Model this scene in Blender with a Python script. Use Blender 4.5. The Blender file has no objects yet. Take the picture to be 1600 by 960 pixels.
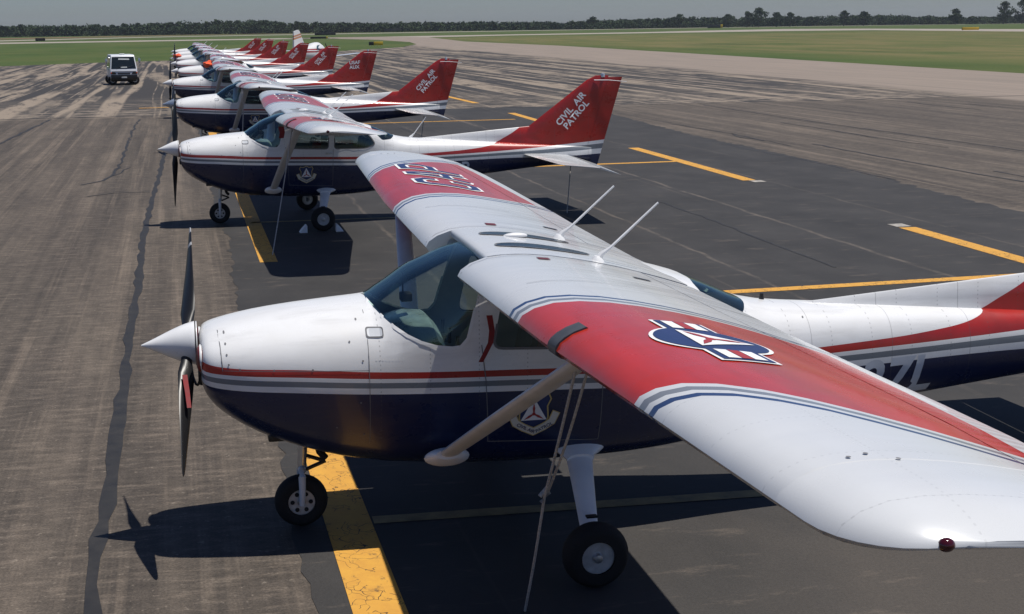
import bpy, bmesh, math, random
import numpy as np
from mathutils import Vector, Matrix

random.seed(7); rng = np.random.default_rng(11)
sc = bpy.context.scene
COL = sc.collection
PI = math.pi

# ------------------------------------------------------------------ camera
CAMP = Vector((-.7506, -8.6507, 3.4754))
YAW, PITCH, ROLL, FPX, PX, PY = .1718, .2097, -.0126, 2011.3, 631.4, 469.1
cam = bpy.data.cameras.new('camera'); cam_o = bpy.data.objects.new('camera', cam); COL.objects.link(cam_o)
cy_, sy_, cp_, sp_ = math.cos(YAW), math.sin(YAW), math.cos(PITCH), math.sin(PITCH)
fw = Vector((sy_*cp_, cy_*cp_, -sp_)); rt = Vector((cy_, -sy_, 0)); up = rt.cross(fw)
c_, s_ = math.cos(ROLL), math.sin(ROLL)
rt2, up2 = rt*c_ + up*s_, -rt*s_ + up*c_
mw = Matrix.Identity(4)
for i in range(3):
    mw[i][0], mw[i][1], mw[i][2], mw[i][3] = rt2[i], up2[i], -fw[i], CAMP[i]
cam_o.matrix_world = mw
cam.sensor_fit = 'HORIZONTAL'; cam.sensor_width = 36.0; cam.lens = FPX/1600*36
cam.shift_x = (800-PX)/1600; cam.shift_y = (PY-480)/1600
cam.clip_start = .05; cam.clip_end = 6000
sc.camera = cam_o

# ------------------------------------------------------------------ sky, sun, exposure
KX, KY = .29, -.05                      # shadow of a point at height z falls at (-KX z, -KY z)
sun_dir = Vector((-KX, -KY, -1)).normalized()
w = bpy.data.worlds.new('World'); sc.world = w; w.use_nodes = True
nt = w.node_tree; nt.nodes.clear()
sky = nt.nodes.new('ShaderNodeTexSky'); sky.sky_type = 'NISHITA'; sky.sun_disc = False
sky.sun_elevation = math.asin(-sun_dir.z); sky.sun_rotation = math.atan2(-sun_dir.x, -sun_dir.y)
sky.air_density = 1.0; sky.dust_density = .6; sky.ozone_density = 2.0; sky.altitude = 200
bg = nt.nodes.new('ShaderNodeBackground'); bg.inputs['Strength'].default_value = .062
wo = nt.nodes.new('ShaderNodeOutputWorld')
tint = nt.nodes.new('ShaderNodeMix'); tint.data_type = 'RGBA'; tint.blend_type = 'MULTIPLY'; tint.inputs[0].default_value = 1
tint.inputs[7].default_value = (.77, .88, 1.15, 1)      # cool summer haze in the air
nt.links.new(sky.outputs[0], tint.inputs[6]); nt.links.new(tint.outputs[2], bg.inputs[0]); nt.links.new(bg.outputs[0], wo.inputs[0])
sun = bpy.data.lights.new('sun', 'SUN'); sun.energy = 5.0; sun.angle = math.radians(.53); sun.color = (1, .955, .88)
sun_o = bpy.data.objects.new('sun', sun); COL.objects.link(sun_o)
sun_o.rotation_euler = sun_dir.to_track_quat('-Z', 'Y').to_euler(); sun_o.location = (20, -5, 60)
sc.view_settings.view_transform = 'Standard'; sc.view_settings.look = 'None'
sc.view_settings.exposure = -.08; sc.view_settings.gamma = 1

# ------------------------------------------------------------------ node helpers
class NT:
    def __init__(s, name):
        s.m = bpy.data.materials.new(name); s.m.use_nodes = True; s.t = s.m.node_tree; s.t.nodes.clear()
        s.out = s.t.nodes.new('ShaderNodeOutputMaterial')
    def n(s, k, **kw):
        o = s.t.nodes.new(k)
        for a, v in kw.items(): setattr(o, a, v)
        return o
    def lk(s, a, b): s.t.links.new(a, b)
    def put(s, sock, v):
        if hasattr(v, 'is_output') or isinstance(v, bpy.types.NodeSocket): s.lk(v, sock)
        elif isinstance(v, (tuple, list)) and len(v) == 3 and sock.type == 'RGBA': sock.default_value = (*v, 1)
        else: sock.default_value = v
    def math(s, op, a, b=0.0, c=None):
        o = s.n('ShaderNodeMath', operation=op); s.put(o.inputs[0], a); s.put(o.inputs[1], b)
        if c is not None: s.put(o.inputs[2], c)
        return o.outputs[0]
    def mix(s, f, a, b, mode='MIX'):
        o = s.n('ShaderNodeMix', data_type='RGBA', blend_type=mode)
        s.put(o.inputs[0], f); s.put(o.inputs[6], a); s.put(o.inputs[7], b); return o.outputs[2]
    def coord(s, kind='Object'):
        return s.n('ShaderNodeTexCoord').outputs[kind]
    def xyz(s, v):
        o = s.n('ShaderNodeSeparateXYZ'); s.lk(v, o.inputs[0]); return o.outputs
    def map(s, v, sc=(1,1,1), loc=(0,0,0), rot=(0,0,0)):
        o = s.n('ShaderNodeMapping'); s.lk(v, o.inputs[0]); o.inputs['Scale'].default_value = sc
        o.inputs['Location'].default_value = loc; o.inputs['Rotation'].default_value = rot; return o.outputs[0]
    def noise(s, v, scale=1, detail=4, rough=.55, dist=0):
        o = s.n('ShaderNodeTexNoise'); s.lk(v, o.inputs['Vector']); o.inputs['Scale'].default_value = scale
        o.inputs['Detail'].default_value = detail; o.inputs['Roughness'].default_value = rough; o.inputs['Distortion'].default_value = dist
        return o.outputs[0]
    def ramp(s, f, lo, hi, a=0.0, b=1.0):
        o = s.n('ShaderNodeMapRange'); s.put(o.inputs[0], f)
        for i, v in enumerate((lo, hi, a, b)): o.inputs[i+1].default_value = v
        return o.outputs[0]
    def curve(s, x, pts, y0, y1):
        x0, x1 = pts[0][0], pts[-1][0]
        t = s.ramp(x, x0, x1)
        o = s.n('ShaderNodeFloatCurve'); s.lk(t, o.inputs['Value']); cu = o.mapping.curves[0]
        P = [((a-x0)/(x1-x0), (b-y0)/(y1-y0)) for a, b in pts]
        cu.points[0].location = P[0]; cu.points[1].location = P[-1]
        for p in P[1:-1]: cu.points.new(*p)
        o.mapping.update()
        return s.math('MULTIPLY_ADD', o.outputs[0], y1-y0, y0)
    def bump(s, h, strength=.3, dist=.01):
        o = s.n('ShaderNodeBump'); s.lk(h, o.inputs['Height']); o.inputs['Strength'].default_value = strength
        o.inputs['Distance'].default_value = dist; return o.outputs[0]
    def bsdf(s, col, rough=.5, metal=0, spec=.5, coat=0, normal=None, **kw):
        o = s.n('ShaderNodeBsdfPrincipled'); s.put(o.inputs['Base Color'], col); s.put(o.inputs['Roughness'], rough)
        s.put(o.inputs['Metallic'], metal); o.inputs['Specular IOR Level'].default_value = spec
        o.inputs['Coat Weight'].default_value = coat; o.inputs['Coat Roughness'].default_value = .06
        if normal is not None: s.lk(normal, o.inputs['Normal'])
        for k, v in kw.items(): s.put(o.inputs[k], v)
        s.lk(o.outputs[0], s.out.inputs[0]); return s.m

def plain(name, col, rough=.5, metal=0, spec=.5, coat=0, var=.08, scale=9, bump=0):
    t = NT(name); v = t.coord(); nz = t.noise(v, scale, 4)
    c = t.mix(1, col, t.ramp(nz, .3, .7, 1-var, 1+var), 'MULTIPLY')
    rg = t.ramp(nz, .3, .7, max(.02, rough-.06), min(1, rough+.08))
    nm = t.bump(t.noise(v, scale*6, 3), bump, .004) if bump else None
    return t.bsdf(c, rg, metal, spec, coat, nm)

WHITE = (.74, .745, .75); RED = (.47, .022, .022); FINRED = (.41, .020, .015); NAVY = (.008, .016, .060); GREY = (.16, .18, .205); GOLD = (.5, .42, .25)
M = {}
M['white'] = plain('white_paint', WHITE, .32, coat=.25, var=.05, scale=4)
M['warmwhite'] = plain('aged_white_paint', (.55, .575, .61), .42, coat=.1, var=.1, scale=6)
M['decal_white'] = plain('white_vinyl', (.78, .78, .78), .45, var=.04)
M['decal_navy'] = plain('navy_vinyl', (.018, .035, .12), .4, var=.1)
M['decal_red'] = plain('red_vinyl', (.35, .03, .03), .4, var=.06)
M['decal_gold'] = plain('gold_vinyl', (.52, .40, .16), .45, var=.08)
M['decal_cream'] = plain('cream_vinyl', (.62, .60, .52), .45, var=.06)
M['black'] = plain('black_paint', (.012, .012, .013), .35, var=.2)
M['rubber'] = plain('tyre_rubber', (.014, .014, .015), .75, spec=.3, var=.25, scale=30, bump=.3)
M['metal'] = plain('bare_metal', (.55, .56, .57), .35, metal=.9, var=.12, scale=20)
M['rim'] = plain('wheel_rim_paint', (.42, .43, .44), .4, metal=.35, var=.18, scale=25)
M['dark'] = plain('dark_cavity', (.008, .008, .009), .8, var=.1)
M['cuff'] = plain('grey_rubber_strip', (.055, .06, .07), .55, var=.15)
M['seam'] = plain('panel_joint', (.16, .16, .17), .7, var=.1)
M['redcap'] = plain('red_cap', (.14, .018, .014), .4, var=.2)
M['lens_red'] = plain('red_lens', (.05, .002, .003), .08, coat=.6, var=.05)
M['lens_clear'] = plain('clear_lens', (.6, .6, .6), .08, metal=.5, coat=.6, var=.05)
M['streamer'] = plain('red_streamer_cloth', (.20, .012, .015), .7, var=.2, scale=25)
M['orange'] = plain('orange_cover_cloth', (.75, .09, .02), .7, var=.15, scale=5)
M['rope'] = plain('rope_fibre', (.40, .39, .37), .9, var=.3, scale=60, bump=.6)
M['seat'] = plain('seat_fabric', (.09, .09, .09), .9, var=.2, scale=30)
M['seat_red'] = plain('red_seat_fabric', (.2, .02, .02), .9, var=.2, scale=30)
M['lining'] = plain('cabin_lining', (.30, .31, .30), .85, var=.1)
M['panel'] = plain('glareshield_plastic', (.03, .045, .045), .3, var=.15, coat=.2)
M['glare'] = plain('sunscreen_foil', (.30, .37, .35), .30, metal=.6, var=.15, scale=12)
M['blue_spinner'] = plain('polished_spinner', (.36, .42, .5), .25, metal=.5, var=.08)

def glass(name, tint, refl=(.80, 1.0, .98), base=.10):
    t = NT(name)
    tr = t.n('ShaderNodeBsdfTransparent'); tr.inputs[0].default_value = (*tint, 1)
    gl = t.n('ShaderNodeBsdfGlossy'); gl.inputs['Roughness'].default_value = .03; gl.inputs[0].default_value = (*refl, 1)
    lw = t.n('ShaderNodeFresnel'); lw.inputs[0].default_value = 1.5
    f = t.math('ADD', lw.outputs[0], base)
    mx = t.n('ShaderNodeMixShader'); t.lk(f, mx.inputs[0]); t.lk(tr.outputs[0], mx.inputs[1]); t.lk(gl.outputs[0], mx.inputs[2])
    t.lk(mx.outputs[0], t.out.inputs[0]); return t.m
M['glass'] = glass('tinted_windshield', (.84, .95, .92), base=.05)
M['glass_dark'] = glass('dark_side_glass', (.62, .70, .69), base=.03)

# ---- livery of the body: white top, red line, grey line, navy belly; red fin
def body_paint(name, orange=False):
    t = NT(name); v = t.coord(); X, Y, Z = t.xyz(v)
    if orange:
        m = t.math('MULTIPLY', t.math('LESS_THAN', Z, 1.72), t.math('GREATER_THAN', Z, 1.42))
        col = t.mix(m, (.72, .72, .71), (.36, .03, .03))
        return t.bsdf(col, .35, coat=.2)
    RB = t.curve(X, [(-.7,1.285),(-.55,1.265),(0,1.235),(.5,1.205),(1.65,1.17),(2.9,1.135),(4.0,1.15),(5.3,1.19),(6.2,1.24),(7.6,1.36)], .9, 2.9)
    RT = t.curve(X, [(-.7,1.35),(-.55,1.315),(0,1.285),(.5,1.25),(1.65,1.215),(2.9,1.185),(4.0,1.205),(4.6,1.24),(5.0,1.295),(5.3,1.42),(5.58,1.59),(5.85,1.84),(6.2,2.4),(6.4,2.8),(7.6,2.9)], .9, 2.9)
    NV = t.curve(X, [(-.7,1.19),(-.55,1.165),(0,1.13),(.5,1.10),(1.65,1.065),(2.9,1.03),(4.0,1.03),(5.3,1.05),(6.2,1.04),(7.6,1.08)], .9, 2.9)
    f = t.math('DIVIDE', t.math('SUBTRACT', RB, Z), t.math('SUBTRACT', RB, NV))
    nz = t.noise(t.map(v, (2, 2, 3)), 1.6, 5, .6)
    white = t.mix(t.ramp(nz, .35, .75), (.76, .765, .77), (.69, .69, .685))
    col = white
    col = t.mix(t.math('MULTIPLY', t.math('GREATER_THAN', f, .26), t.math('LESS_THAN', f, .62)), col, GREY)
    col = t.mix(t.math('GREATER_THAN', f, 1.0), col, NAVY)
    isred = t.math('MULTIPLY', t.math('GREATER_THAN', Z, RB), t.math('LESS_THAN', Z, RT))
    wear = t.mix(t.ramp(t.noise(t.map(v, (3, 3, 3)), 1.2, 5), .3, .75), FINRED, (.27, .022, .016))
    col = t.mix(isred, col, wear)
    dirt = t.math('MULTIPLY', t.ramp(t.noise(t.map(v, (.9, 6, 9)), 1.5, 6, .65), .5, .8), .22)
    col = t.mix(dirt, col, (.10, .085, .075))
    ln = t.math('LESS_THAN', t.math('ABSOLUTE', t.math('SUBTRACT', t.math('MODULO', X, .66), .33)), .003); ln = t.math('MULTIPLY', ln, t.math('GREATER_THAN', X, 2.9))
    rv = t.math('LESS_THAN', t.math('ABSOLUTE', t.math('SUBTRACT', t.math('MODULO', t.math('ADD', X, 9.9), .33), .165)), .0035); rv = t.math('MULTIPLY', rv, t.math('LESS_THAN', t.math('MODULO', Z, .030), .011)); rv = t.math('MULTIPLY', rv, t.math('GREATER_THAN', X, .44))
    col = t.mix(t.math('MULTIPLY', t.math('MAXIMUM', ln, rv), .38), col, (.09, .09, .09))
    soot = t.math('MULTIPLY', t.ramp(t.noise(t.map(v, (.8, 3, 6)), 1.4, 5, .65), .42, .75), t.math('MULTIPLY', t.ramp(Z, 1.0, .6), t.ramp(X, -.4, .3)))
    col = t.mix(t.math('MULTIPLY', soot, .12), col, (.06, .052, .045))
    # slight dents between rivet rows
    h = t.noise(t.map(v, (1.2, 1.2, 1.6)), 1.4, 2)
    rough = t.ramp(nz, .3, .8, .24, .38)
    return t.bsdf(col, rough, coat=.22, normal=t.bump(h, .16, .03))

YI = [(.85,2.08),(1.2,2.20),(1.6,2.34),(2.1,2.52),(2.45,2.78),(2.75,2.98)]
YO = [(.95,3.80),(1.2,3.95),(1.45,4.17),(1.77,4.52),(2.09,4.83),(2.75,5.25)]
XTE = [(0,2.62),(2.6,2.60),(2.61,2.60),(4.0,2.414),(5.6,2.20)]
def wing_paint(name, mono=False, ridge=False):
    t = NT(name); v = t.coord(); X, Y, Z = t.xyz(v); A = t.math('ABSOLUTE', Y)
    nz = t.noise(t.map(v, (1.5, 1, 1)), 1.3, 5, .6)
    white = t.mix(t.ramp(nz, .3, .75), (.62, .635, .65), (.56, .572, .58))
    col = white
    if not mono:
        yi = t.curve(X, YI, 1.5, 5.5); yo = t.curve(X, YO, 1.5, 5.5); xt = t.curve(A, XTE, 1.5, 3.0)
        d = t.math('MAXIMUM', t.math('SUBTRACT', yi, A), t.math('SUBTRACT', A, yo))
        def band(a, b): return t.math('MULTIPLY', t.math('GREATER_THAN', d, a), t.math('LESS_THAN', d, b))
        redc = t.mix(t.ramp(t.noise(t.map(v, (5, .9, 1), rot=(0, 0, .5)), 1.2, 4), .35, .7), (.50, .030, .014), (.37, .028, .010))
        col = t.mix(t.math('MULTIPLY', t.math('LESS_THAN', d, 0), t.math('LESS_THAN', X, t.math('SUBTRACT', xt, .14))), col, redc)
        col = t.mix(band(.05, .105), col, (.20, .215, .24)); col = t.mix(band(.15, .195), col, (.03, .055, .14))
    # grey streaks run along the chord, heavier at the root
    st = t.ramp(t.noise(t.map(v, (1.1, 14, 1), rot=(0, 0, .12)), 1.0, 6, .68), .44, .72)
    st = t.math('MULTIPLY', st, t.ramp(A, 3.0, 1.2, .0, 1.0)); st = t.math('MULTIPLY', st, t.ramp(X, 1.35, 2.1))
    col = t.mix(st, col, (.26, .26, .255))
    def near_line(c, per, wd): return t.math('LESS_THAN', t.math('ABSOLUTE', t.math('SUBTRACT', t.math('MODULO', t.math('ADD', c, 10.0), per), per/2)), wd)
    dots = t.math('LESS_THAN', t.math('MODULO', t.math('ADD', X, 10.0), .028), .010)
    rib = t.math('MULTIPLY', near_line(A, .41, .0035), dots)
    dots2 = t.math('LESS_THAN', t.math('MODULO', A, .028), .010)
    spar = t.math('MULTIPLY', t.math('MAXIMUM', near_line(X, .62, .0035), 0), dots2)
    col = t.mix(t.math('MULTIPLY', t.math('MAXIMUM', rib, spar), .15), col, (.10, .10, .10))
    col = t.mix(t.math('MULTIPLY', near_line(A, 1.23, .002), .10), col, (.12, .12, .12))
    h = t.noise(t.map(v, (.7, 2.2, 1)), 1.5, 2)
    if ridge:
        wv = t.n('ShaderNodeTexWave', wave_type='BANDS', bands_direction='Y'); wv.inputs['Scale'].default_value = 3.4
        t.lk(v, wv.inputs['Vector']); h = t.math('MULTIPLY', wv.outputs[1], 1.0); nm = t.bump(h, .5, .006)
    else:
        nm = t.bump(h, .25, .03)
    return t.bsdf(col, t.ramp(nz, .3, .8, .20, .36), coat=.4, normal=nm)
M['body'] = body_paint('aircraft_body_paint'); M['body_orange'] = body_paint('orange_striped_paint', True)
M['wing'] = wing_paint('wing_paint'); M['control'] = wing_paint('control_surface_paint', ridge=True); M['stab'] = wing_paint('stabiliser_paint', mono=True)
def blade_paint():
    t = NT('propeller_blade_paint'); X, Y, Z = t.xyz(t.coord()); r = t.math('ABSOLUTE', Z)
    m = t.math('MAXIMUM', t.math('GREATER_THAN', Z, .975), t.math('MULTIPLY', t.math('GREATER_THAN', Z, .84), t.math('LESS_THAN', Z, .87)))
    return t.bsdf(t.mix(m, (.013, .013, .014), (.5, .5, .5)), .38)
M['blade'] = blade_paint()

# ------------------------------------------------------------------ mesh helpers
def link(name, me, mat, parent=None):
    o = bpy.data.objects.new(name, me); COL.objects.link(o)
    if mat is not None:
        me.materials.clear(); me.materials.append(M[mat] if isinstance(mat, str) else mat)
    if parent is not None: o.parent = parent
    return o
def obj(name, bm, mat, parent=None, smooth=True, angle=40):
    bmesh.ops.recalc_face_normals(bm, faces=bm.faces[:])
    me = bpy.data.meshes.new(name); bm.to_mesh(me); bm.free()
    if smooth:
        me.shade_smooth()
        me.set_sharp_from_angle(angle=math.radians(angle))
    return link(name, me, mat, parent)
def empty(name, loc=(0,0,0), rz=0):
    o = bpy.data.objects.new(name, None); o.empty_display_size = .3; COL.objects.link(o); o.location = loc; o.rotation_euler = (0, 0, rz); return o
def tag(o, label=None, cat=None, group=None, kind=None):
    for k, v in (('label', label), ('category', cat), ('group', group), ('kind', kind)):
        if v: o[k] = v
    return o
def loft(rings, cap0=True, cap1=True, bm=None):
    bm = bm or bmesh.new(); R = [[bm.verts.new(p) for p in r] for r in rings]; n = len(R[0])
    for a, b in zip(R, R[1:]):
        for i in range(n):
            j = (i+1) % n
            try: bm.faces.new((a[i], a[j], b[j], b[i]))
            except ValueError: pass
    if cap0: bm.faces.new(R[0][::-1])
    if cap1: bm.faces.new(R[-1])
    return bm
def box(bm, x0, x1, y0, y1, z0, z1, bev=0):
    r = bmesh.ops.create_cube(bm, size=1); vs = r['verts']
    for v in vs: v.co = Vector(((x0+x1)/2+v.co.x*(x1-x0), (y0+y1)/2+v.co.y*(y1-y0), (z0+z1)/2+v.co.z*(z1-z0)))
    if bev:
        es = list({e for v in vs for e in v.link_edges})
        bmesh.ops.bevel(bm, geom=es, offset=bev, segments=2, affect='EDGES', profile=.5)
    return bm
def tube(bm, pts, rad, n=10):
    pts = [Vector(p) for p in pts]; rad = rad if isinstance(rad, (list, tuple)) else [rad]*len(pts); rings = []
    ref = Vector((.31, .2, .93)).normalized()
    for i, p in enumerate(pts):
        d = (pts[min(i+1, len(pts)-1)]-pts[max(i-1, 0)]).normalized()
        if abs(d.dot(ref)) > .95: ref = Vector((.9, .3, .1)).normalized()
        a = d.cross(ref).normalized(); b = d.cross(a)
        rings.append([p+(a*math.cos(2*PI*k/n)+b*math.sin(2*PI*k/n))*rad[i] for k in range(n)])
    return loft(rings, bm=bm)
def lathe(bm, prof, axis='y', c=(0,0,0), n=28, cap=True):
    rings = []
    for r, h in prof:
        ring = []
        for k in range(n):
            a = 2*PI*k/n; ca, sa = r*math.cos(a), r*math.sin(a)
            p = {'y': (ca, h, sa), 'x': (h, ca, sa), 'z': (ca, sa, h)}[axis]
            ring.append(Vector(p)+Vector(c))
        rings.append(ring)
    return loft(rings, cap, cap, bm=bm)
def interp(xs, ys, x):
    # monotone cubic
    if x <= xs[0]: return ys[0]
    if x >= xs[-1]: return ys[-1]
    i = max(k for k in range(len(xs)-1) if xs[k] <= x)
    def sl(k): return (ys[k+1]-ys[k])/(xs[k+1]-xs[k])
    def tan(k):
        if k == 0: return sl(0)
        if k == len(xs)-1: return sl(k-1)
        a, b = sl(k-1), sl(k)
        return 0 if a*b <= 0 else 2*a*b/(a+b)
    h = xs[i+1]-xs[i]; t = (x-xs[i])/h
    return (2*t**3-3*t*t+1)*ys[i]+(t**3-2*t*t+t)*h*tan(i)+(-2*t**3+3*t*t)*ys[i+1]+(t**3-t*t)*h*tan(i+1)

# ------------------------------------------------------------------ fuselage shape
ST = [ # x, top, bottom, widest height, half width, n upper, n lower
 (-.668,1.43,1.13,1.30,.32,2.3,2.4), (-.655,1.468,1.08,1.30,.375,2.3,2.4), (-.625,1.490,1.02,1.295,.418,2.3,2.4), (-.56,1.514,.94,1.28,.452,2.3,2.4),
 (-.40,1.552,.82,1.25,.492,2.3,2.5), (-.22,1.583,.725,1.22,.520,2.3,2.6), (0,1.608,.64,1.19,.545,2.35,2.7), (.25,1.628,.57,1.165,.56,2.45,2.9),
 (.49,1.646,.525,1.15,.568,2.6,3.0), (.56,1.690,.515,1.15,.57,2.6,3.1), (.66,1.752,.508,1.15,.572,2.7,3.2), (.78,1.832,.50,1.15,.575,2.9,3.3), (.95,1.900,.485,1.15,.577,3.2,3.4),
 (1.08,1.945,.48,1.15,.577,3.6,3.5), (1.2,1.965,.475,1.15,.577,4.2,3.5), (1.35,1.955,.47,1.15,.577,5,3.5), (1.6,1.945,.465,1.15,.577,5,3.5), (1.9,1.90,.465,1.15,.575,5,3.5),
 (2.2,1.84,.47,1.15,.565,5,3.4), (2.5,1.775,.485,1.15,.54,4.5,3.3), (2.75,1.71,.505,1.14,.505,3.6,3.1), (3.0,1.61,.53,1.12,.46,3.0,3.0), (3.2,1.52,.555,1.1,.425,2.7,2.9),
 (3.4,1.478,.58,1.08,.395,2.6,2.8), (4.0,1.43,.65,1.06,.325,2.6,2.7), (5.0,1.352,.76,1.06,.225,2.6,2.6), (6.0,1.275,.86,1.07,.135,2.5,2.5), (6.8,1.215,.92,1.07,.062,2.4,2.4), (7.0,1.19,.95,1.07,.03,2.2,2.2)]
SX = [s[0] for s in ST]; SC = [[s[k] for s in ST] for k in range(1, 7)]
def sect(x): return [interp(SX, c, x) for c in SC]
def halfw(x, z):
    zt, zb, zc, wd, nu, nl = sect(x)
    if z >= zc: q = min(1, (z-zc)/(zt-zc)); return wd*(1-q**nu)**(1/nu)
    q = min(1, (zc-z)/(zc-zb)); return wd*(1-q**nl)**(1/nl)
def ring_at(x, n=56):
    zt, zb, zc, wd, nu, nl = sect(x); out = []
    for k in range(n):
        a = 2*PI*(k+.5)/n; c, s = math.cos(a), math.sin(a); e = 2/(nu if s >= 0 else nl)
        yy = wd*math.copysign(abs(c)**e, c); zz = zc+(zt-zc if s >= 0 else zc-zb)*math.copysign(abs(s)**e, s)
        out.append((x, yy, zz))
    return out

# ------------------------------------------------------------------ wing shape
HS = 5.58
def w_le(y): return 1.01 + (0 if y < 2.6 else (y-2.6)*.033)
def w_te(y): return 2.62-.008*y if y < 2.6 else 2.60-(y-2.6)*.133
def w_lez(y): return 1.885+.030*y
def w_tez(y): return float(np.interp(y, [0, 1, 2, 2.6, 3.2, 3.8, 4.4, 5.6], [1.72, 1.735, 1.75, 1.768, 1.82, 1.875, 1.925, 1.99]))
def naca(s, t=.12, m=.025, p=.4):
    yt = 5*t*(.2969*math.sqrt(max(s, 0))-.126*s-.3516*s*s+.2843*s**3-.1030*s**4)
    yc = m/p**2*(2*p*s-s*s) if s < p else m/(1-p)**2*((1-2*p)+2*p*s-s*s)
    return yc+yt, yc-yt
def w_pt(y, s, upper, tip=None):
    ay = abs(y); le, te, zl, zt = w_le(ay), w_te(ay), w_lez(ay), w_tez(ay)
    q = 1
    if ay > 5.24:                       # rounded tip
        u = min(1, (ay-5.24)/(HS-5.24)); rr = 1-math.sqrt(max(0, 1-u*u)); le += .30*rr; te -= .14*rr; q = max(.06, (1-u**2.6))**.5
    ch = te-le; a, b = naca(s, .135); o = (a if upper else b)*ch*q
    if s < .16: o -= .030*(1-s/.16)**2*q
    return (le+s*ch, y, zl+(zt-zl)*s+o)
def wing_top(x, y):
    ay = abs(y); s = min(1, max(0, (x-w_le(ay))/(w_te(ay)-w_le(ay)))); return w_pt(y, s, True)[2]
def airfoil_ring(y, s0, s1, n=13):
    ss = [s0+(s1-s0)*(1-math.cos(PI*k/(n-1)))/2 if s0 == 0 else s0+(s1-s0)*k/(n-1) for k in range(n)]
    return [w_pt(y, s, True) for s in ss]+[w_pt(y, s, False) for s in ss[::-1]]
HNG = .775
def make_wing(sgn, parent):
    ys = [.565,.9,1.3,1.8,2.3,2.6,2.61,3.0,3.5,4.0,4.5,5.05,5.06,5.24,5.31,5.38,5.44,5.49,5.53,5.56,5.58]
    rings = [airfoil_ring(sgn*y, 0, HNG if y <= 5.05 else 1) for y in ys]
    wg = obj('wing', loft(rings), 'wing', parent, angle=50)
    for nm, a, b in (('flap', .60, 2.58), ('aileron', 2.60, 5.045)):
        rr = [airfoil_ring(sgn*(a+(b-a)*k/4), HNG+.006, 1.0, 6) for k in range(5)]
        obj(nm, loft(rr), 'control', wg)
    return wg

# ------------------------------------------------------------------ decals that follow a surface
def decal(name, polys, mp, mat, parent, step=.06, z=0):
    bm = bmesh.new()
    for p in polys:
        vs = [bm.verts.new((u, v, 0)) for u, v in p]
        try: bm.faces.new(vs)
        except ValueError: pass
    return decal_bm(name, bm, mp, mat, parent, step)
def decal_bm(name, bm, mp, mat, parent, step=.06):
    us = [v.co.x for v in bm.verts]; vs = [v.co.y for v in bm.verts]
    for ax, lo, hi in ((0, min(us), max(us)), (1, min(vs), max(vs))):
        k = math.floor(lo/step)+1
        while k*step < hi:
            no = Vector((1, 0, 0)) if ax == 0 else Vector((0, 1, 0))
            bmesh.ops.bisect_plane(bm, geom=bm.verts[:]+bm.edges[:]+bm.faces[:], plane_co=no*k*step, plane_no=no, dist=1e-6); k += 1
    bmesh.ops.triangulate(bm, faces=bm.faces[:])
    for v in bm.verts: v.co = Vector(mp(v.co.x, v.co.y))
    me = bpy.data.meshes.new(name); bm.to_mesh(me); bm.free()
    return link(name, me, mat, parent)
def text_bm(s, size, bold=.0, align='LEFT', shear=0, spacing=1, lines=1):
    cu = bpy.data.curves.new('t', 'FONT'); cu.body = s; cu.size = size; cu.offset = bold; cu.align_x = align; cu.shear = shear
    cu.space_character = spacing; cu.space_line = lines; cu.resolution_u = 4; cu.fill_mode = 'FRONT'
    o = bpy.data.objects.new('t', cu); COL.objects.link(o); bpy.context.view_layer.update()
    me = bpy.data.meshes.new_from_object(o.evaluated_get(bpy.context.evaluated_depsgraph_get()))
    bm = bmesh.new(); bm.from_mesh(me); bpy.data.objects.remove(o); bpy.data.meshes.remove(me)
    bmesh.ops.remove_doubles(bm, verts=bm.verts[:], dist=1e-5)
    return bm
def stroke(path, wd, closed=False):
    P = [Vector(p) for p in path]; n = len(P); L = []
    for i in range(n):
        if closed: a, b = P[i-1], P[(i+1) % n]
        else: a, b = P[max(i-1, 0)], P[min(i+1, n-1)]
        d1 = (P[i]-a).normalized() if (P[i]-a).length > 1e-9 else (b-P[i]).normalized()
        d2 = (b-P[i]).normalized() if (b-P[i]).length > 1e-9 else d1
        m = (Vector((-d1.y, d1.x))+Vector((-d2.y, d2.x))).normalized()
        k = wd/2/max(.4, m.dot(Vector((-d1.y, d1.x)))); p = P[i]
        if not closed and i == 0: p = p-d2*wd/2
        if not closed and i == n-1: p = p+d1*wd/2
        L.append((p+m*k, p-m*k))
    polys = []
    for i in range(n if closed else n-1):
        a, b = L[i], L[(i+1) % n]; polys.append([tuple(a[0]), tuple(b[0]), tuple(b[1]), tuple(a[1])])
    return polys
def circle(cx, cy, r, n=40): return [[(cx+r*math.cos(2*PI*k/n), cy+r*math.sin(2*PI*k/n)) for k in range(n)]]
def rot2(polys, a, o=(0, 0)):
    c, s = math.cos(a), math.sin(a); return [[(o[0]+c*x-s*y, o[1]+s*x+c*y) for x, y in p] for p in polys]

PROPEMBLEM = lambda r: [p for k in range(3) for p in rot2([[(-.05*r, .0), (.05*r, 0), (.10*r, .45*r), (.0, .95*r), (-.10*r, .45*r)]], 2*PI*k/3)]+circle(0, 0, .14*r, 16)

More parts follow.
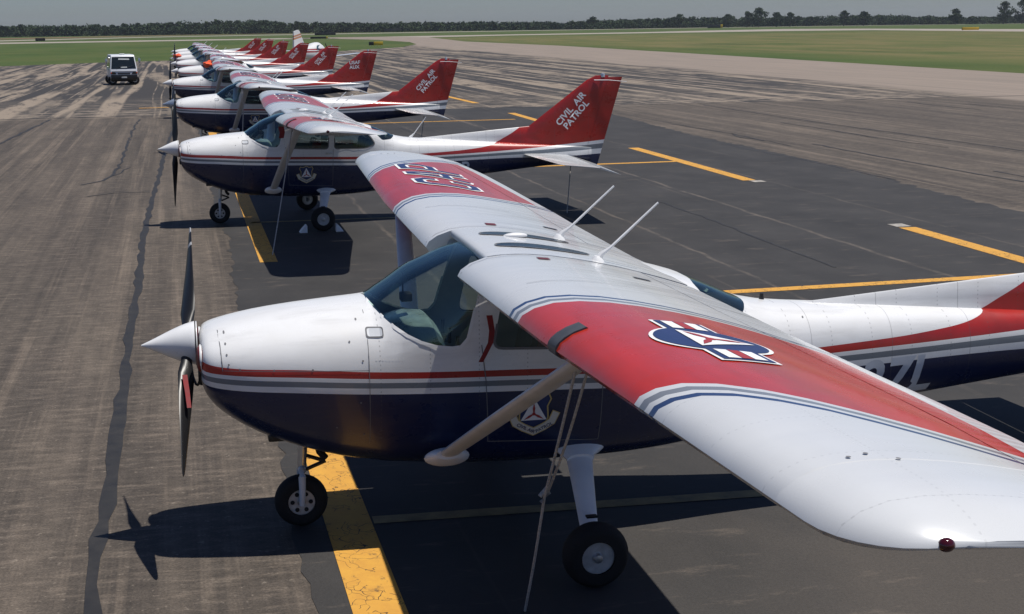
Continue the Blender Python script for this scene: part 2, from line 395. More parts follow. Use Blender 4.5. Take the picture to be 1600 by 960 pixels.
# ------------------------------------------------------------------ the aircraft
def cut_windows(bm, poly, sel):
    """cut the outline (x,z), seen from the side, into the skin; return the faces inside"""
    n = len(poly)
    ar = sum(poly[i][0]*poly[(i+1) % n][1]-poly[(i+1) % n][0]*poly[i][1] for i in range(n))
    if ar < 0: poly = poly[::-1]
    x0, x1 = min(p[0] for p in poly)-.02, max(p[0] for p in poly)+.02; z0, z1 = min(p[1] for p in poly)-.02, max(p[1] for p in poly)+.02
    for i in range(n):
        a, b = poly[i], poly[(i+1) % n]; no = Vector((b[1]-a[1], 0, -(b[0]-a[0]))).normalized()
        fs = [f for f in bm.faces if sel(f) and f.calc_center_median().x > x0-.1 and f.calc_center_median().x < x1+.1 and max(v.co.z for v in f.verts) > z0 and min(v.co.z for v in f.verts) < z1
              and max(v.co.x for v in f.verts) > x0 and min(v.co.x for v in f.verts) < x1]
        g = list({e for f in fs for e in f.edges})+list({v for f in fs for v in f.verts})+fs
        bmesh.ops.bisect_plane(bm, geom=g, plane_co=Vector((a[0], 0, a[1])), plane_no=no, dist=1e-5)
    out = []
    for f in bm.faces:
        if not sel(f): continue
        c = f.calc_center_median()
        if all((poly[(i+1) % n][0]-poly[i][0])*(c.z-poly[i][1])-(poly[(i+1) % n][1]-poly[i][1])*(c.x-poly[i][0]) > 0 for i in range(n)): out.append(f)
    return out
def rounded(poly, r, k=4):
    out = []; n = len(poly)
    for i in range(n):
        p = Vector(poly[i]); a = (Vector(poly[i-1])-p); b = (Vector(poly[(i+1) % n])-p)
        ra = min(r, a.length*.45, b.length*.45); A = p+a.normalized()*ra; B = p+b.normalized()*ra
        for j in range(k+1):
            t = j/k; out.append(tuple(A*(1-t)**2+p*2*t*(1-t)+B*t*t))
    return out

def split_faces(bm, faces):
    nb = bmesh.new(); vm = {}
    for f in faces:
        vs = []
        for v in f.verts:
            if v not in vm: vm[v] = nb.verts.new(v.co)
            vs.append(vm[v])
        nb.faces.new(vs)
    return nb

def wheel(parent, c, r, wd, side, name):
    root = obj(name, lathe(bmesh.new(), [(.02, -wd*.34), (r*.50, -wd*.36), (r*.53, -wd*.30), (r*.53, wd*.30), (r*.50, wd*.36), (.02, wd*.34)], 'y', c), 'rim', parent)
    pr = []
    for k in range(13):
        a = PI*k/12; pr.append((r*.52+(r*.48)*math.sin(a)**.62, -wd/2*math.cos(a)*(1 if .12 < a/PI < .88 else .92)))
    ty = lathe(bmesh.new(), [(r*.50, -wd*.44)]+pr+[(r*.50, wd*.44)], 'y', c, 36, False)
    obj('tyre', ty, 'rubber', root)
    if name == 'main_wheel':
        obj('brake_disc', lathe(bmesh.new(), [(.03, -side*wd*.50), (r*.42, -side*wd*.50), (r*.42, -side*wd*.56), (.03, -side*wd*.56)], 'y', c, 24), 'metal', root)
    hb = lathe(bmesh.new(), [(.005, side*wd*.52), (r*.12, side*wd*.50), (r*.16, side*wd*.40), (r*.16, side*wd*.30)], 'y', c, 16); obj('hub_cap', hb, 'metal', root)
    for k in range(0 if name == 'main_wheel' else 6):
        a = 2*PI*k/6; bt = lathe(bmesh.new(), [(.004, side*wd*.40), (r*.085, side*wd*.385), (r*.085, side*wd*.33)], 'y', (c[0]+r*.34*math.cos(a), c[1], c[2]+r*.34*math.sin(a)), 8)
        obj('rim_slot', bt, 'dark', root)
    return root

def make_plane():
    P = empty('airplane')
    # --- skin, windows, lining
    xs = [-.668,-.66,-.65,-.635,-.61,-.58,-.54,-.48,-.4,-.3,-.2,-.1,0,.12,.25,.35,.42,.46,.49,.525,.56,.6,.65,.7,.76,.82,.88,.94,1.0,1.05,1.1,1.15,1.2,1.28,1.36,1.45,1.55,1.65,1.75,1.85,1.95,2.05,2.15,2.25,2.35,2.45,2.55,2.65,2.75,2.85,2.95,3.05,3.15,3.25,3.4,3.6,3.9,4.3,4.8,5.3,5.8,6.3,6.8,7.0]
    bm = loft([ring_at(x) for x in xs])
    bmesh.ops.recalc_face_normals(bm, faces=bm.faces[:])
    wins = {}
    wpoly = [(.465,1.650),(.53,1.592),(.60,1.535),(.68,1.482),(.765,1.44),(.865,1.408),(.97,1.395),(1.03,1.40),(1.075,1.45),(1.19,1.86),(1.20,1.93),(1.20,2.1),(.465,2.1)]
    up_ = lambda f: f.calc_center_median().z > 1.2
    groups = [('windshield', wpoly, up_, 0)]
    for s in (-1, 1):
        sd = lambda f, s=s: f.calc_center_median().z > 1.2 and f.calc_center_median().y*s > .2
        groups += [('side_window', rounded([(1.245,1.375),(1.935,1.345),(1.95,1.80),(1.34,1.86)], .07), sd, s),
                   ('side_window', rounded([(2.045,1.345),(2.62,1.335),(2.80,1.40),(2.70,1.56),(2.48,1.70),(2.06,1.79)], .06), sd, s)]
    groups += [('rear_window', rounded([(2.80,1.70),(3.20,1.53),(3.10,1.47),(2.93,1.465),(2.80,1.60),(2.74,1.70)][::-1], .03), up_, 0)]
    cuts = []
    for nm, poly, sel, s in groups:
        fs = cut_windows(bm, poly, sel)
        for f in fs: f.material_index = len(cuts)+1
        cuts.append((nm, s))
    winobjs = []
    for i, (nm, s) in enumerate(cuts):
        fs = [f for f in bm.faces if f.material_index == i+1]
        winobjs.append((nm, split_faces(bm, fs)))
    bmesh.ops.delete(bm, geom=[f for f in bm.faces if f.material_index > 0], context='FACES')
    lin = bm.copy()
    bmesh.ops.delete(lin, geom=[f for f in lin.faces if not (.44 < f.calc_center_median().x < 3.12)], context='FACES')
    lin.normal_update()
    for v in lin.verts: v.co -= v.normal*.022
    for f in bm.faces: f.material_index = 0
    fus = obj('fuselage', bm, 'body', P, angle=35)
    for f in lin.faces: f.material_index = 0
    lo_ = obj('cabin_lining', lin, 'lining', fus)
    for nm, b in winobjs: obj(nm, b, 'glass' if nm == 'windshield' else ('glass_dark' if nm == 'side_window' else 'glass'), P, angle=60)
    # window surrounds of the doors: thin raised frames
    for s in (-1, 1):
        for poly in (rounded([(1.245,1.375),(1.935,1.345),(1.95,1.80),(1.34,1.86)], .07), rounded([(2.045,1.345),(2.62,1.335),(2.80,1.40),(2.70,1.56),(2.48,1.70),(2.06,1.79)], .06)):
            decal('window_frame', stroke(poly, .018, True), lambda u, v, s=s: (u, s*(halfw(u, v)+.004), v), 'seam', fus, .3)
    wl = [(.475,1.636),(.53,1.589),(.60,1.532),(.68,1.479),(.765,1.437),(.865,1.405),(.97,1.392),(1.03,1.397),(1.078,1.45),(1.13,1.64)]
    for s in (-1, 1):
        decal('window_frame', stroke(wl, .022), lambda u, v, s=s: (u, s*(halfw(u, min(v, sect(u)[0]-.0005))+.004), v), 'white', fus, .3)
    # --- cabin inside
    b = bmesh.new(); box(b, .50, .98, -.50, .50, 1.16, 1.30, .03); cab = obj('instrument_panel', b, 'panel', P)
    r_ = []
    for k in range(9):
        yy = -.47+.94*k/8; bow = .09*(1-(yy/.47)**2); r_.append((yy, bow))
    b = bmesh.new(); rings = []
    for x, z0 in ((.52, 1.34), (.64, 1.40), (.78, 1.43), (.90, 1.42), (.955, 1.36), (.95, 1.26)):
        rings.append([(x, yy, z0+bw*.9) for yy, bw in r_]+[(x+.004, yy, z0-.05) for yy, bw in r_[::-1]])
    loft(rings, bm=b); obj('glareshield', b, 'glare', cab)
    b = bmesh.new(); box(b, .72, .80, -.05, .05, 1.60, 1.66, .01); tube(b, [(.74, 0, 1.66), (.74, 0, 1.80)], .006, 6); obj('compass', b, 'black', cab)
    b = bmesh.new(); box(b, .55, 2.75, -.46, .46, .70, .76); obj('cabin_floor', b, 'lining', P)
    for sx in (1.52, 2.42):
        for sy in (-.27, .27):
            b = bmesh.new(); box(b, sx-.28, sx+.18, sy-.20, sy+.20, .95, 1.10, .04)
            st = obj('seat', b, 'seat' if sx < 2 else 'seat_red', P)
            b = bmesh.new(); box(b, sx+.12, sx+.24, sy-.20, sy+.20, 1.05, 1.50, .05); bmesh.ops.rotate(b, verts=b.verts[:], cent=(sx+.15, 0, 1.05), matrix=Matrix.Rotation(.18, 3, 'Y')); obj('backrest', b, 'seat_red' if (sx < 2 and sy < 0) else 'seat', st)
            b = bmesh.new(); box(b, sx+.22, sx+.30, sy-.11, sy+.11, 1.54, 1.68, .03); obj('headrest', b, 'seat', st)
    for sy in (-.27, .27):
        b = bmesh.new(); tube(b, [(.95, sy, 1.25), (1.10, sy, 1.27)], .012, 8); tube(b, [(1.10, sy-.13, 1.36), (1.10, sy-.12, 1.25), (1.10, sy, 1.23), (1.10, sy+.12, 1.25), (1.10, sy+.13, 1.36)], .014, 8); obj('control_yoke', b, 'black', P)
    b = bmesh.new(); box(b, 1.18, 1.21, -.42, -.20, 1.72, 1.83, .01); obj('sun_visor', b, 'black', P)
    # --- cabin roof flush with the wing skins, and its skylights
    roof_z = lambda x: wing_top(x, .565)+.003
    b = bmesh.new(); rings = []
    for x in [1.195, 1.21, 1.25, 1.3, 1.4, 1.5, 1.65, 1.8, 1.95, 2.1, 2.25, 2.4, 2.5, 2.56, 2.595]:
        zz = roof_z(x)-(.012 if x < 1.2 else 0); yy = [-.562+1.124*k/8 for k in range(9)]
        rings.append([(x, y, zz+.006*(1-(y/.56)**2)) for y in yy]+[(x, y, zz-.03) for y in yy[::-1]])
    obj('cabin_roof', loft(rings, bm=b), 'wing', P, angle=50)
    for y0 in (.245, -.245):
        ol = []
        for k in range(28):
            a = 2*PI*k/28; ca, sa = math.cos(a), math.sin(a); ol.append((1.67+.33*math.copysign(abs(ca)**.8, ca), y0+.088*math.copysign(abs(sa)**.75, sa)))
        mp = lambda u, v: (u, v, roof_z(u)+.006*(1-(v/.56)**2)+.004)
        decal('skylight', [ol], mp, 'sky_glass', P, .05)
        decal('skylight_rim', stroke(ol, .010, True), lambda u, v: (u, v, roof_z(u)+.006*(1-(v/.56)**2)+.006), 'seam', P, .1)
    b = bmesh.new(); bmesh.ops.create_uvsphere(b, u_segments=14, v_segments=8, radius=1)
    for v in b.verts: v.co = Vector((1.58+v.co.x*.09, .15+v.co.y*.03, roof_z(1.58)+.012+max(-.01, v.co.z*.022)))
    obj('roof_antenna_blister', b, 'white', P)
    # --- wings, struts
    wings = {}
    for s in (-1, 1):
        wg = make_wing(s, P); wings[s] = wg
        b = bmesh.new(); rings = []                       # root fillet over the cabin side
        x0, y0, z0 = .93, s*.575, .655; x1, y1, z1 = 1.20, s*2.80, 1.895
        for k in range(9):
            t = k/8; cx, cyy, cz = x0+(x1-x0)*t, y0+(y1-y0)*t, z0+(z1-z0)*t; ch = .075-.008*abs(2*t-1)
            rings.append([(cx+ch*math.cos(a), cyy-s*.024*math.sin(a)*.85, cz+.024*math.sin(a)) for a in [2*PI*j/16 for j in range(16)]])
        st = obj('wing_strut', loft(rings, bm=b), 'warmwhite', P)
        b = bmesh.new(); rings = []
        for r, h in ((.155, -.01), (.15, .02), (.12, .045), (.085, .075)):
            rings.append([(.93+r*math.cos(a), s*(.565+h+.02), .645+h*.55+r*.42*math.sin(a)) for a in [2*PI*j/20 for j in range(20)]])
        obj('strut_fairing', loft(rings, bm=b), 'white', st)
        b = bmesh.new(); rings = []
        for yy in (2.72, 2.84):                            # rubber cuff over the leading edge
            pts = [w_pt(s*yy, q, True) for q in (.10, .06, .03, .012, .003, 0)]+[w_pt(s*yy, q, False) for q in (.004, .02, .05, .09)]
            rings.append([(p[0]-.006, p[1], p[2]+(.006 if i < 6 else -.006)) for i, p in enumerate(pts)]+[(p[0]+.004, p[1], p[2]) for p in pts[::-1]])
        if s < 0: obj('leading_edge_cuff', loft(rings, bm=b), 'cuff', wg)
        else: b.free()
        # navigation and strobe lamps
        b = bmesh.new(); bmesh.ops.create_uvsphere(b, u_segments=14, v_segments=8, radius=.021); bmesh.ops.scale(b, vec=(1.2, 1, 1), verts=b.verts[:]); bmesh.ops.translate(b, vec=(1.36, s*5.562, 2.048), verts=b.verts[:]); obj('navigation_light', b, 'lens_red', wg)
        b = bmesh.new(); bmesh.ops.create_uvsphere(b, u_segments=14, v_segments=8, radius=.013); bmesh.ops.scale(b, vec=(1.5, 1, .9), verts=b.verts[:]); bmesh.ops.translate(b, vec=(1.425, s*5.567, 2.044), verts=b.verts[:]); obj('strobe_light', b, 'lens_clear', wg)
        # fuel filler placards, filler cap, antenna plate
        wtop = lambda u, v: (u, v, wing_top(u, v)+.004)
        decal('filler_placard', [[(1.50, s*.70), (1.58, s*.70), (1.58, s*.78), (1.50, s*.78)]], wtop, 'redcap', wg, .2)
        decal('walkway_mark', [[(2.04, s*1.02), (2.15, s*1.02), (2.15, s*1.08), (2.04, s*1.08)]], wtop, 'black', wg, .2)
        decal('panel_seam', stroke([(1.02, s*.62), (1.3, s*.63), (2.0, s*.63), (2.5, s*.62)], .006), wtop, 'seam', wg, .1)
        decal('panel_seam', stroke([(1.2, s*1.6), (1.9, s*1.62)], .005), wtop, 'seam', wg, .1)
        for k, (u, yv) in enumerate(((1.35, 5.02), (1.5, 5.06), (1.42, 5.0))):
            decal('screw', circle(u, s*yv, .009, 8), wtop, 'seam', wg, .3)
        # antenna masts on the wing roots
        bx, by = 1.99, s*.46
        bz = wing_top(bx, .6)-.004
        b = bmesh.new(); tube(b, [(bx, by, bz), (bx+.03, by, bz+.05), (bx+.09, by, bz+.09), (bx+.42, by, bz+.385)], [.030, .018, .009, .007], 8); obj('antenna_mast', b, 'white', P)
        b = bmesh.new(); lathe(b, [(.055, 0), (.045, .02), (.02, .05)], 'z', (bx, by, bz-.01), 12); obj('antenna_base', b, 'white', P)
        # --- main gear
        b = bmesh.new(); rings = []
        for t, hw, th in ((0, .10, .035), (.25, .085, .03), (.6, .07, .026), (1, .055, .022)):
            cx, cyy, cz = 1.88-.16*t, s*(.46+.82*t), .60-.33*t
            rings.append([(cx+hw*math.cos(a), cyy+s*th*math.sin(a)*.5, cz+th*math.sin(a)) for a in [2*PI*j/14 for j in range(14)]])
        lg = obj('landing_gear_leg', loft(rings, bm=b), 'white', P)
        b = bmesh.new(); rings = []
        for hw, h, dx in ((.19, 0, .03), (.15, .05, .015), (.11, .09, 0), (.095, .13, 0)):
            rings.append([(1.86+dx+hw*math.cos(a), s*(.46+h), .615-h*.38+.05*math.sin(a)*(hw/.19+.25)) for a in [2*PI*j/18 for j in range(18)]])
        obj('leg_fairing', loft(rings, bm=b), 'white', lg)
        b = bmesh.new(); box(b, 1.705, 1.775, s*1.22-.02, s*1.22+.02, .40, .412); obj('leg_step', b, 'black', lg)
        b = bmesh.new(); tube(b, [(1.72, s*1.24, .27), (1.72, s*1.28, .205), (1.72, s*1.44, .205)], [.03, .035, .025], 10); obj('axle', b, 'metal', lg)
        wheel(P, (1.72, s*1.37, .213), .213, .165, s, 'main_wheel')
    # --- nose gear
    b = bmesh.new(); tube(b, [(.02, 0, .72), (.0, 0, .42)], [.038, .032], 12); ng = obj('nose_gear_strut', b, 'metal', P)
    b = bmesh.new(); tube(b, [(.03, 0, .52), (.15, 0, .475), (.17, 0, .47), (.03, 0, .415)], .014, 8); obj('scissor_link', b, 'black', ng)
    for s in (-1, 1):
        b = bmesh.new(); tube(b, [(0, 0, .425), (0, s*.05, .425), (-.005, s*.088, .39), (-.005, s*.09, .30), (-.01, s*.088, .18)], [.03, .028, .026, .024, .02], 10); obj('fork_leg', b, 'warmwhite', ng)
    wheel(P, (-.01, 0, .19), .19, .13, -1, 'nose_wheel')
    # --- cowling details
    for s in (-1, 1):
        ol = [[(-.02+s*.245+.125*math.cos(a), 1.345+.085*math.sin(a)) for a in [2*PI*k/20 for k in range(20)]]]
        b = bmesh.new(); rings = []
        for k_, xx in ((1.06, -.664), (1.04, -.674), (1.0, -.674), (.96, -.660)):
            rings.append([(xx, s*.262+.105*k_*math.cos(a), 1.335+.085*k_*math.sin(a)) for a in [2*PI*j/20 for j in range(20)]])
        loft(rings, False, False, b); io = obj('air_inlet', b, 'white', P)
        b = bmesh.new(); bmesh.ops.create_uvsphere(b, u_segments=18, v_segments=10, radius=1)
        for v in b.verts: v.co = Vector((-.672+v.co.x*.030, s*.262+v.co.y*.108, 1.33+v.co.z*.088))
        obj('inlet_plug', b, 'redcap', io)
    b = bmesh.new(); box(b, -.69, -.60, -.12, .12, 1.10, 1.19, .02); obj('lower_inlet', b, 'dark', P)
    yo = lambda o: (lambda u, v: (u, -(halfw(u, v)+o), v))
    so = lambda o: (lambda u, v: (u, (halfw(u, v)+o), v))
    for mp in (yo(.003), so(.003)):
        decal('panel_seam', stroke([(-.55, 1.50), (-.54, 1.44), (-.53, 1.29)], .006), mp, 'seam', fus, .05)
        decal('panel_seam', stroke([(.42, 1.61), (.42, 1.30), (.42, .75)], .004), mp, 'seam', fus, .08)
        decal('panel_seam', stroke([(-.52, 1.292), (.2, 1.272), (.42, 1.265)], .004), mp, 'seam', fus, .1)
        decal('panel_seam', stroke([(1.17, 1.40), (1.20, 1.15), (1.22, .72), (2.0, .68), (2.02, 1.34)], .006), mp, 'seam', fus, .1)
        for x_, z_ in ((-.51, 1.50), (-.505, 1.45), (-.50, 1.39), (-.49, 1.33), (-.42, 1.30), (-.2, 1.29), (.05, 1.285), (.3, 1.45), (.36, 1.57), (.38, 1.33), (.36, 1.05), (.38, .82), (.2, .88), (3.6, 1.40)):
            decal('fastener', circle(x_, z_, .0065, 8), mp, 'seam', fus, .3)
    for mp in (yo(.004),):
        decal('inspection_hatch', rounded_rect(.47, 1.50, .115, .062), mp, 'seam', fus, .2)
    for mp in (yo(.007),):
        decal('inspection_hatch', rounded_rect(.47, 1.50, .100, .047), mp, 'warmwhite', fus, .2)
    for k in range(9):
        decal('rivet', circle(.47+.022*k, 1.335, .004, 6), yo(.003), 'decal_white', fus, .3)
    b = bmesh.new(); box(b, 1.88, 2.0, -.603, -.585, 1.255, 1.285, .005); obj('door_handle', b, 'metal', P)
    b = bmesh.new(); tube(b, [(.10, -.12, .66), (.12, -.12, .58), (.16, -.12, .53)], .026, 10); obj('exhaust_pipe', b, 'dark', P)
    
    for s in (-1, 1):
        b = bmesh.new(); box(b, -.24, -.06, s*.17-.09, s*.17+.09, .715, .77, .012); obj('cowl_flap', b, 'black', P)
    # --- propeller
    b = bmesh.new(); prof = []
    for k in range(12):
        t = k/11; prof.append((.004+.146*math.sin(t*PI/2)**.92*(.55+.45*t)+0, -1.062+.362*t))
    prof += [(.148, -.685), (.02, -.684)]
    sp = obj('spinner', lathe(b, prof, 'x', (0, 0, 1.375), 32), 'white', P)
    b = bmesh.new(); lathe(b, [(.151, -.70), (.151, -.692)], 'x', (0, 0, 1.375), 32); obj('spinner_seam', b, 'dark', sp)
    prop = empty('propeller'); prop.parent = P; prop.location = (-.755, 0, 1.375)
    for s in (-1, 1):
        b = bmesh.new(); rings = []
        for r, ch, th, tw in ((.08, .035, .035, 1.3), (.16, .04, .03, 1.2), (.26, .062, .022, 1.0), (.42, .064, .016, .75), (.62, .056, .012, .55), (.82, .042, .009, .42), (.95, .028, .007, .38), (1.01, .017, .005, .36), (1.03, .006, .003, .36)):
            rg_ = []
            for j in range(14):
                a = 2*PI*j/14; u, v_ = ch*math.cos(a), th*math.sin(a)
                rg_.append((s*(u*math.sin(tw)*.0)+ (-u*math.sin(tw)+v_*math.cos(tw)), s*(u*math.cos(tw)+v_*math.sin(tw)), s*r))
            rings.append(rg_)
        obj('propeller_blade', loft(rings, bm=b), 'blade', prop)
    # --- tail
    b = bmesh.new(); rings = []
    for k in range(7):
        x = 3.62+(5.95-3.62)*k/6; zt = 1.445+(x-3.62)*.078; zb = sect(x)[0]-.03; hw = .012+.016*k/6
        rings.append([(x, -hw*1.8, zb), (x, -hw, (zb+zt)/2), (x, -hw*.5, zt-.01), (x, 0, zt), (x, hw*.5, zt-.01), (x, hw, (zb+zt)/2), (x, hw*1.8, zb)])
    obj('dorsal_fin', loft(rings, bm=b), 'body', P, angle=60)
    def symring(z, xa, xb, th, s0=0, s1=1, n=9):
        out = []
        ch = xb-xa
        ss = [s0+(s1-s0)*(1-math.cos(PI*k/(n-1)))/2 for k in range(n)]
        for s in ss: out.append((xa+s*ch, -th*fin_t(s), z))
        for s in ss[::-1]: out.append((xa+s*ch, th*fin_t(s), z))
        return out
    def fin_t(s): return 1.3*(math.sqrt(max(s, 0))*.9-.45*s-.45*s*s) if s < 1 else .0
    FZ = [1.15, 1.5, 1.85, 2.2, 2.44, 2.50, 2.525]
    def fle(z): return 5.15+(z-1.15)*1.344 if z < 2.45 else 6.897+(z-2.45)*2.2
    def fte(z): return 7.215+(z-1.15)*.276
    def fhg(z): return fle(2.2)*.0+6.90+(z-1.15)*.30
    def fth(z): return .062-.026*(z-1.15)/1.4 if z < 2.45 else .03*(1-(z-2.45)/.085)+.004
    b = bmesh.new(); rings = []
    for z in FZ:
        ch = fte(z)-fle(z); s1 = (fhg(z)-fle(z))/ch; rings.append(symring(z, fle(z), fte(z), fth(z)*1.6, 0, s1))
    obj('fin', loft(rings, bm=b), 'body', P)
    b = bmesh.new(); rings = []
    for z in [.86, 1.0]+FZ[:-1]+[2.49]:
        if z > 2.495: continue
        ch = fte(z)-fle(max(z, 1.15)) if z >= 1.15 else 2.0; s0 = (fhg(z)+.004-fle(z))/(fte(z)-fle(z)) if z >= 1.15 else .82
        if z >= 1.15: rg_ = symring(z, fle(z), fte(z), fth(z)*1.6, s0, .995)
        else: rg_ = symring(z, fhg(z)+.004-.82*(fte(z)-fhg(z))/.18, fte(z), .055, .82, .995)
        rings.append(rg_)
    rings.sort(key=lambda r: r[0][2])
    obj('rudder', loft(rings, bm=b), 'body', P)
    b = bmesh.new(); tube(b, [(7.02, -.035, 2.44), (7.3, -.05, 2.435), (7.66, -.045, 2.40)], [.008, .007, .005], 8); obj('tail_antenna', b, 'decal_white', P)
    b = bmesh.new(); lathe(b, [(.04, 2.49), (.04, 2.53), (.03, 2.56), (.005, 2.57)], 'z', (7.2, 0, 0), 12); obj('beacon', b, 'lens_clear', P)
    P['fin_th'] = 0
    for s in (-1, 1):
        def stab_ring(y, xa, xb, za, zb, th, s0, s1, n=8):
            ss = [s0+(s1-s0)*(1-math.cos(PI*k/(n-1)))/2 for k in range(n)]
            return [(xa+q*(xb-xa), s*y, za+(zb-za)*q+th*fin_t(q)) for q in ss]+[(xa+q*(xb-xa), s*y, za+(zb-za)*q-th*fin_t(q)) for q in ss[::-1]]
        prm = lambda t: (.06+1.78*t, 5.62+.28*t, 7.08-.12*t, 1.11-.05*t, .99-.04*t, .052-.02*t)
        b = bmesh.new(); rings = []
        for t in (0, .3, .6, .9, .97, 1.0):
            y, xa, xb, za, zb, th = prm(t)
            if t > .95: xa += .06*(t-.95)/.05; th *= (.75 if t < 1 else .3)
            rings.append(stab_ring(y, xa, xb, za, zb, th*1.4, 0, .62))
        hs = obj('horizontal_stabiliser', loft(rings, bm=b), 'stab', P)
        b = bmesh.new(); rings = []
        for t in (.02, .3, .6, .97, 1.0):
            y, xa, xb, za, zb, th = prm(t); rg_ = stab_ring(y, xa, xb, za, zb, th*1.4, .635, .995)
            hx, hz = xa+.635*(xb-xa), za+(zb-za)*.635
            rg_ = [(p[0], p[1], p[2]-(p[0]-hx)*.22) for p in rg_]; rings.append(rg_)
        obj('elevator', loft(rings, bm=b), 'stab', hs)
    # --- emblem on the cabin side, roundel and letters on the wings
    ex, ez = 1.53, .905
    sh = [(-.105, .135), (-.05, .125), (0, .15), (.05, .125), (.105, .135), (.12, .10), (.095, .05), (.10, -.03), (.07, -.10), (0, -.145), (-.07, -.10), (-.10, -.03), (-.095, .05), (-.12, .10)]
    E = lambda pl, dz=0: [[(ex+x, ez+z+dz) for x, z in p] for p in pl]
    for mp0, fl in ((yo, 1), (so, -1)):
        em = decal('emblem', E([sh]), mp0(.003), 'decal_navy', fus, .1)
        decal('emblem_rim', E(stroke(sh, .010, True)), mp0(.005), 'decal_gold', em, .1)
        tri = [(0, .115), (.09, -.045), (-.09, -.045)]
        decal('emblem_triangle', E([tri]), mp0(.007), 'decal_white', em, .1)
        decal('emblem_propeller', E(PROPEMBLEM(.085)), mp0(.009), 'decal_red', em, .1)
        scr = [(-.145, -.015), (-.125, -.06), (-.07, -.095), (0, -.128), (.07, -.095), (.125, -.06), (.145, -.015)]
        decal('emblem_scroll', E(stroke(scr, .058)), mp0(.011), 'decal_gold', em, .1)
        decal('emblem_scroll', E(stroke(scr, .046)), mp0(.013), 'decal_cream', em, .1)
        for tx, ang, ox, oz in (('CIVIL AIR', -.47, -.122, -.078), ('PATROL', .47, .022, -.138)):
            tb = text_bm(tx, .034, .0006)
            for v in tb.verts:
                q = rot2([[(v.co.x*fl if False else v.co.x, v.co.y)]], ang, (ox, oz))[0][0]
                if fl < 0: q = (q[0], q[1])
                v.co = Vector((ex+q[0], ez+q[1], 0))
            if fl > 0: decal_bm('emblem_lettering', tb, mp0(.015), 'decal_navy', em, .2)
            else: tb.free()
    wt = lambda o: (lambda u, v: (u, v, wing_top(u, v)+o))
    ccx, ccy = 1.64, -3.22
    S = lambda pl: [[(ccx+x*.92, ccy+y*.90) for x, y in p] for p in pl]
    R_ = .285
    barf = lambda x0, x1, y0, y1: [(x0, y0), (x1, y0), (x1, y1), (x0, y1)]
    bars = []
    rd = decal('wing_roundel', S(circle(0, 0, R_+.022)+[barf(-.15, .15, .1, .50)]+[barf(-.15, .15, -.50, -.1)]), wt(.004), 'decal_white', wings[-1], .05)
    decal('roundel_field', S(circle(0, 0, R_)+[barf(-.13, .13, .1, .482)]+[barf(-.13, .13, -.482, -.1)]), wt(.0065), 'decal_navy', rd, .05)
    for sg in (1, -1):
        yy0, yy1 = (R_-.02, .458) if sg > 0 else (-.458, -(R_-.02))
        for x0_ in (-.098, .034): decal('roundel_bar', S([barf(x0_, x0_+.064, yy0, yy1)]), wt(.009), 'decal_white', rd, .05)
        decal('roundel_bar', S([barf(-.028, .028, yy0, yy1)]), wt(.009), 'decal_red', rd, .05)
    ta = math.radians(28)
    tri = rot2([[(0, .235), (.2, -.115), (-.2, -.115)]], ta)
    decal('roundel_triangle', S(tri), wt(.0095), 'decal_white', rd, .05)
    decal('roundel_propeller', S(rot2(PROPEMBLEM(.2), ta)), wt(.012), 'decal_red', rd, .05)
    LET = {'C': [[(.62, .74), (.62, .86), (.50, 1.0), (.14, 1.0), (0, .86), (0, .14), (.14, 0), (.50, 0), (.62, .14), (.62, .26)]],
           'A': [[(0, 0), (.26, 1.0), (.42, 1.0), (.68, 0)], [(.12, .32), (.56, .32)]],
           'P': [[(0, 0), (0, 1.0), (.48, 1.0), (.62, .86), (.62, .58), (.48, .44), (.02, .44)]]}
    hgt, pit = .50, .50
    for wd, o_, mt, nm in ((.125, .004, 'decal_white', 'wing_letter'), (.070, .007, 'decal_navy', 'letter_fill')):
        for i, chh in enumerate('CAP'):
            pl = [q for pth in LET[chh] for q in stroke([(x*.48+.0, y*hgt) for x, y in pth], wd)]
            # letters read outboard, tops towards the leading edge, slanted
            pl = [[(1.90-y, 2.74+i*pit+x+y*.18) for x, y in p] for p in pl]
            decal(nm, pl, wt(o_), mt, wings[1], .05)
    return P, prop, wings, fin_t, fle, fte, fth
def rounded_rect(cx, cz, wx, wz):
    return [rounded([(cx-wx/2, cz-wz/2), (cx+wx/2, cz-wz/2), (cx+wx/2, cz+wz/2), (cx-wx/2, cz+wz/2)], .015, 3)]
M['sky_glass'] = plain('skylight_glass', (.015, .024, .028), .2, spec=.3, var=.1)

# ------------------------------------------------------------------ ground
def sheet(name, pts, z, mat, parent=None, kind='structure', label=None):
    from mathutils.geometry import tessellate_polygon
    bm = bmesh.new(); vs = [bm.verts.new((x, y, z)) for x, y in pts]
    for tr in tessellate_polygon([[Vector((x, y, 0)) for x, y in pts]]): bm.faces.new([vs[k] for k in tr])
    for f in bm.faces:
        f.normal_update()
        if f.normal.z < 0: f.normal_flip()
    me = bpy.data.meshes.new(name); bm.to_mesh(me); bm.free(); o = link(name, me, mat, parent)
    if parent is None: tag(o, label, kind=kind)
    return o

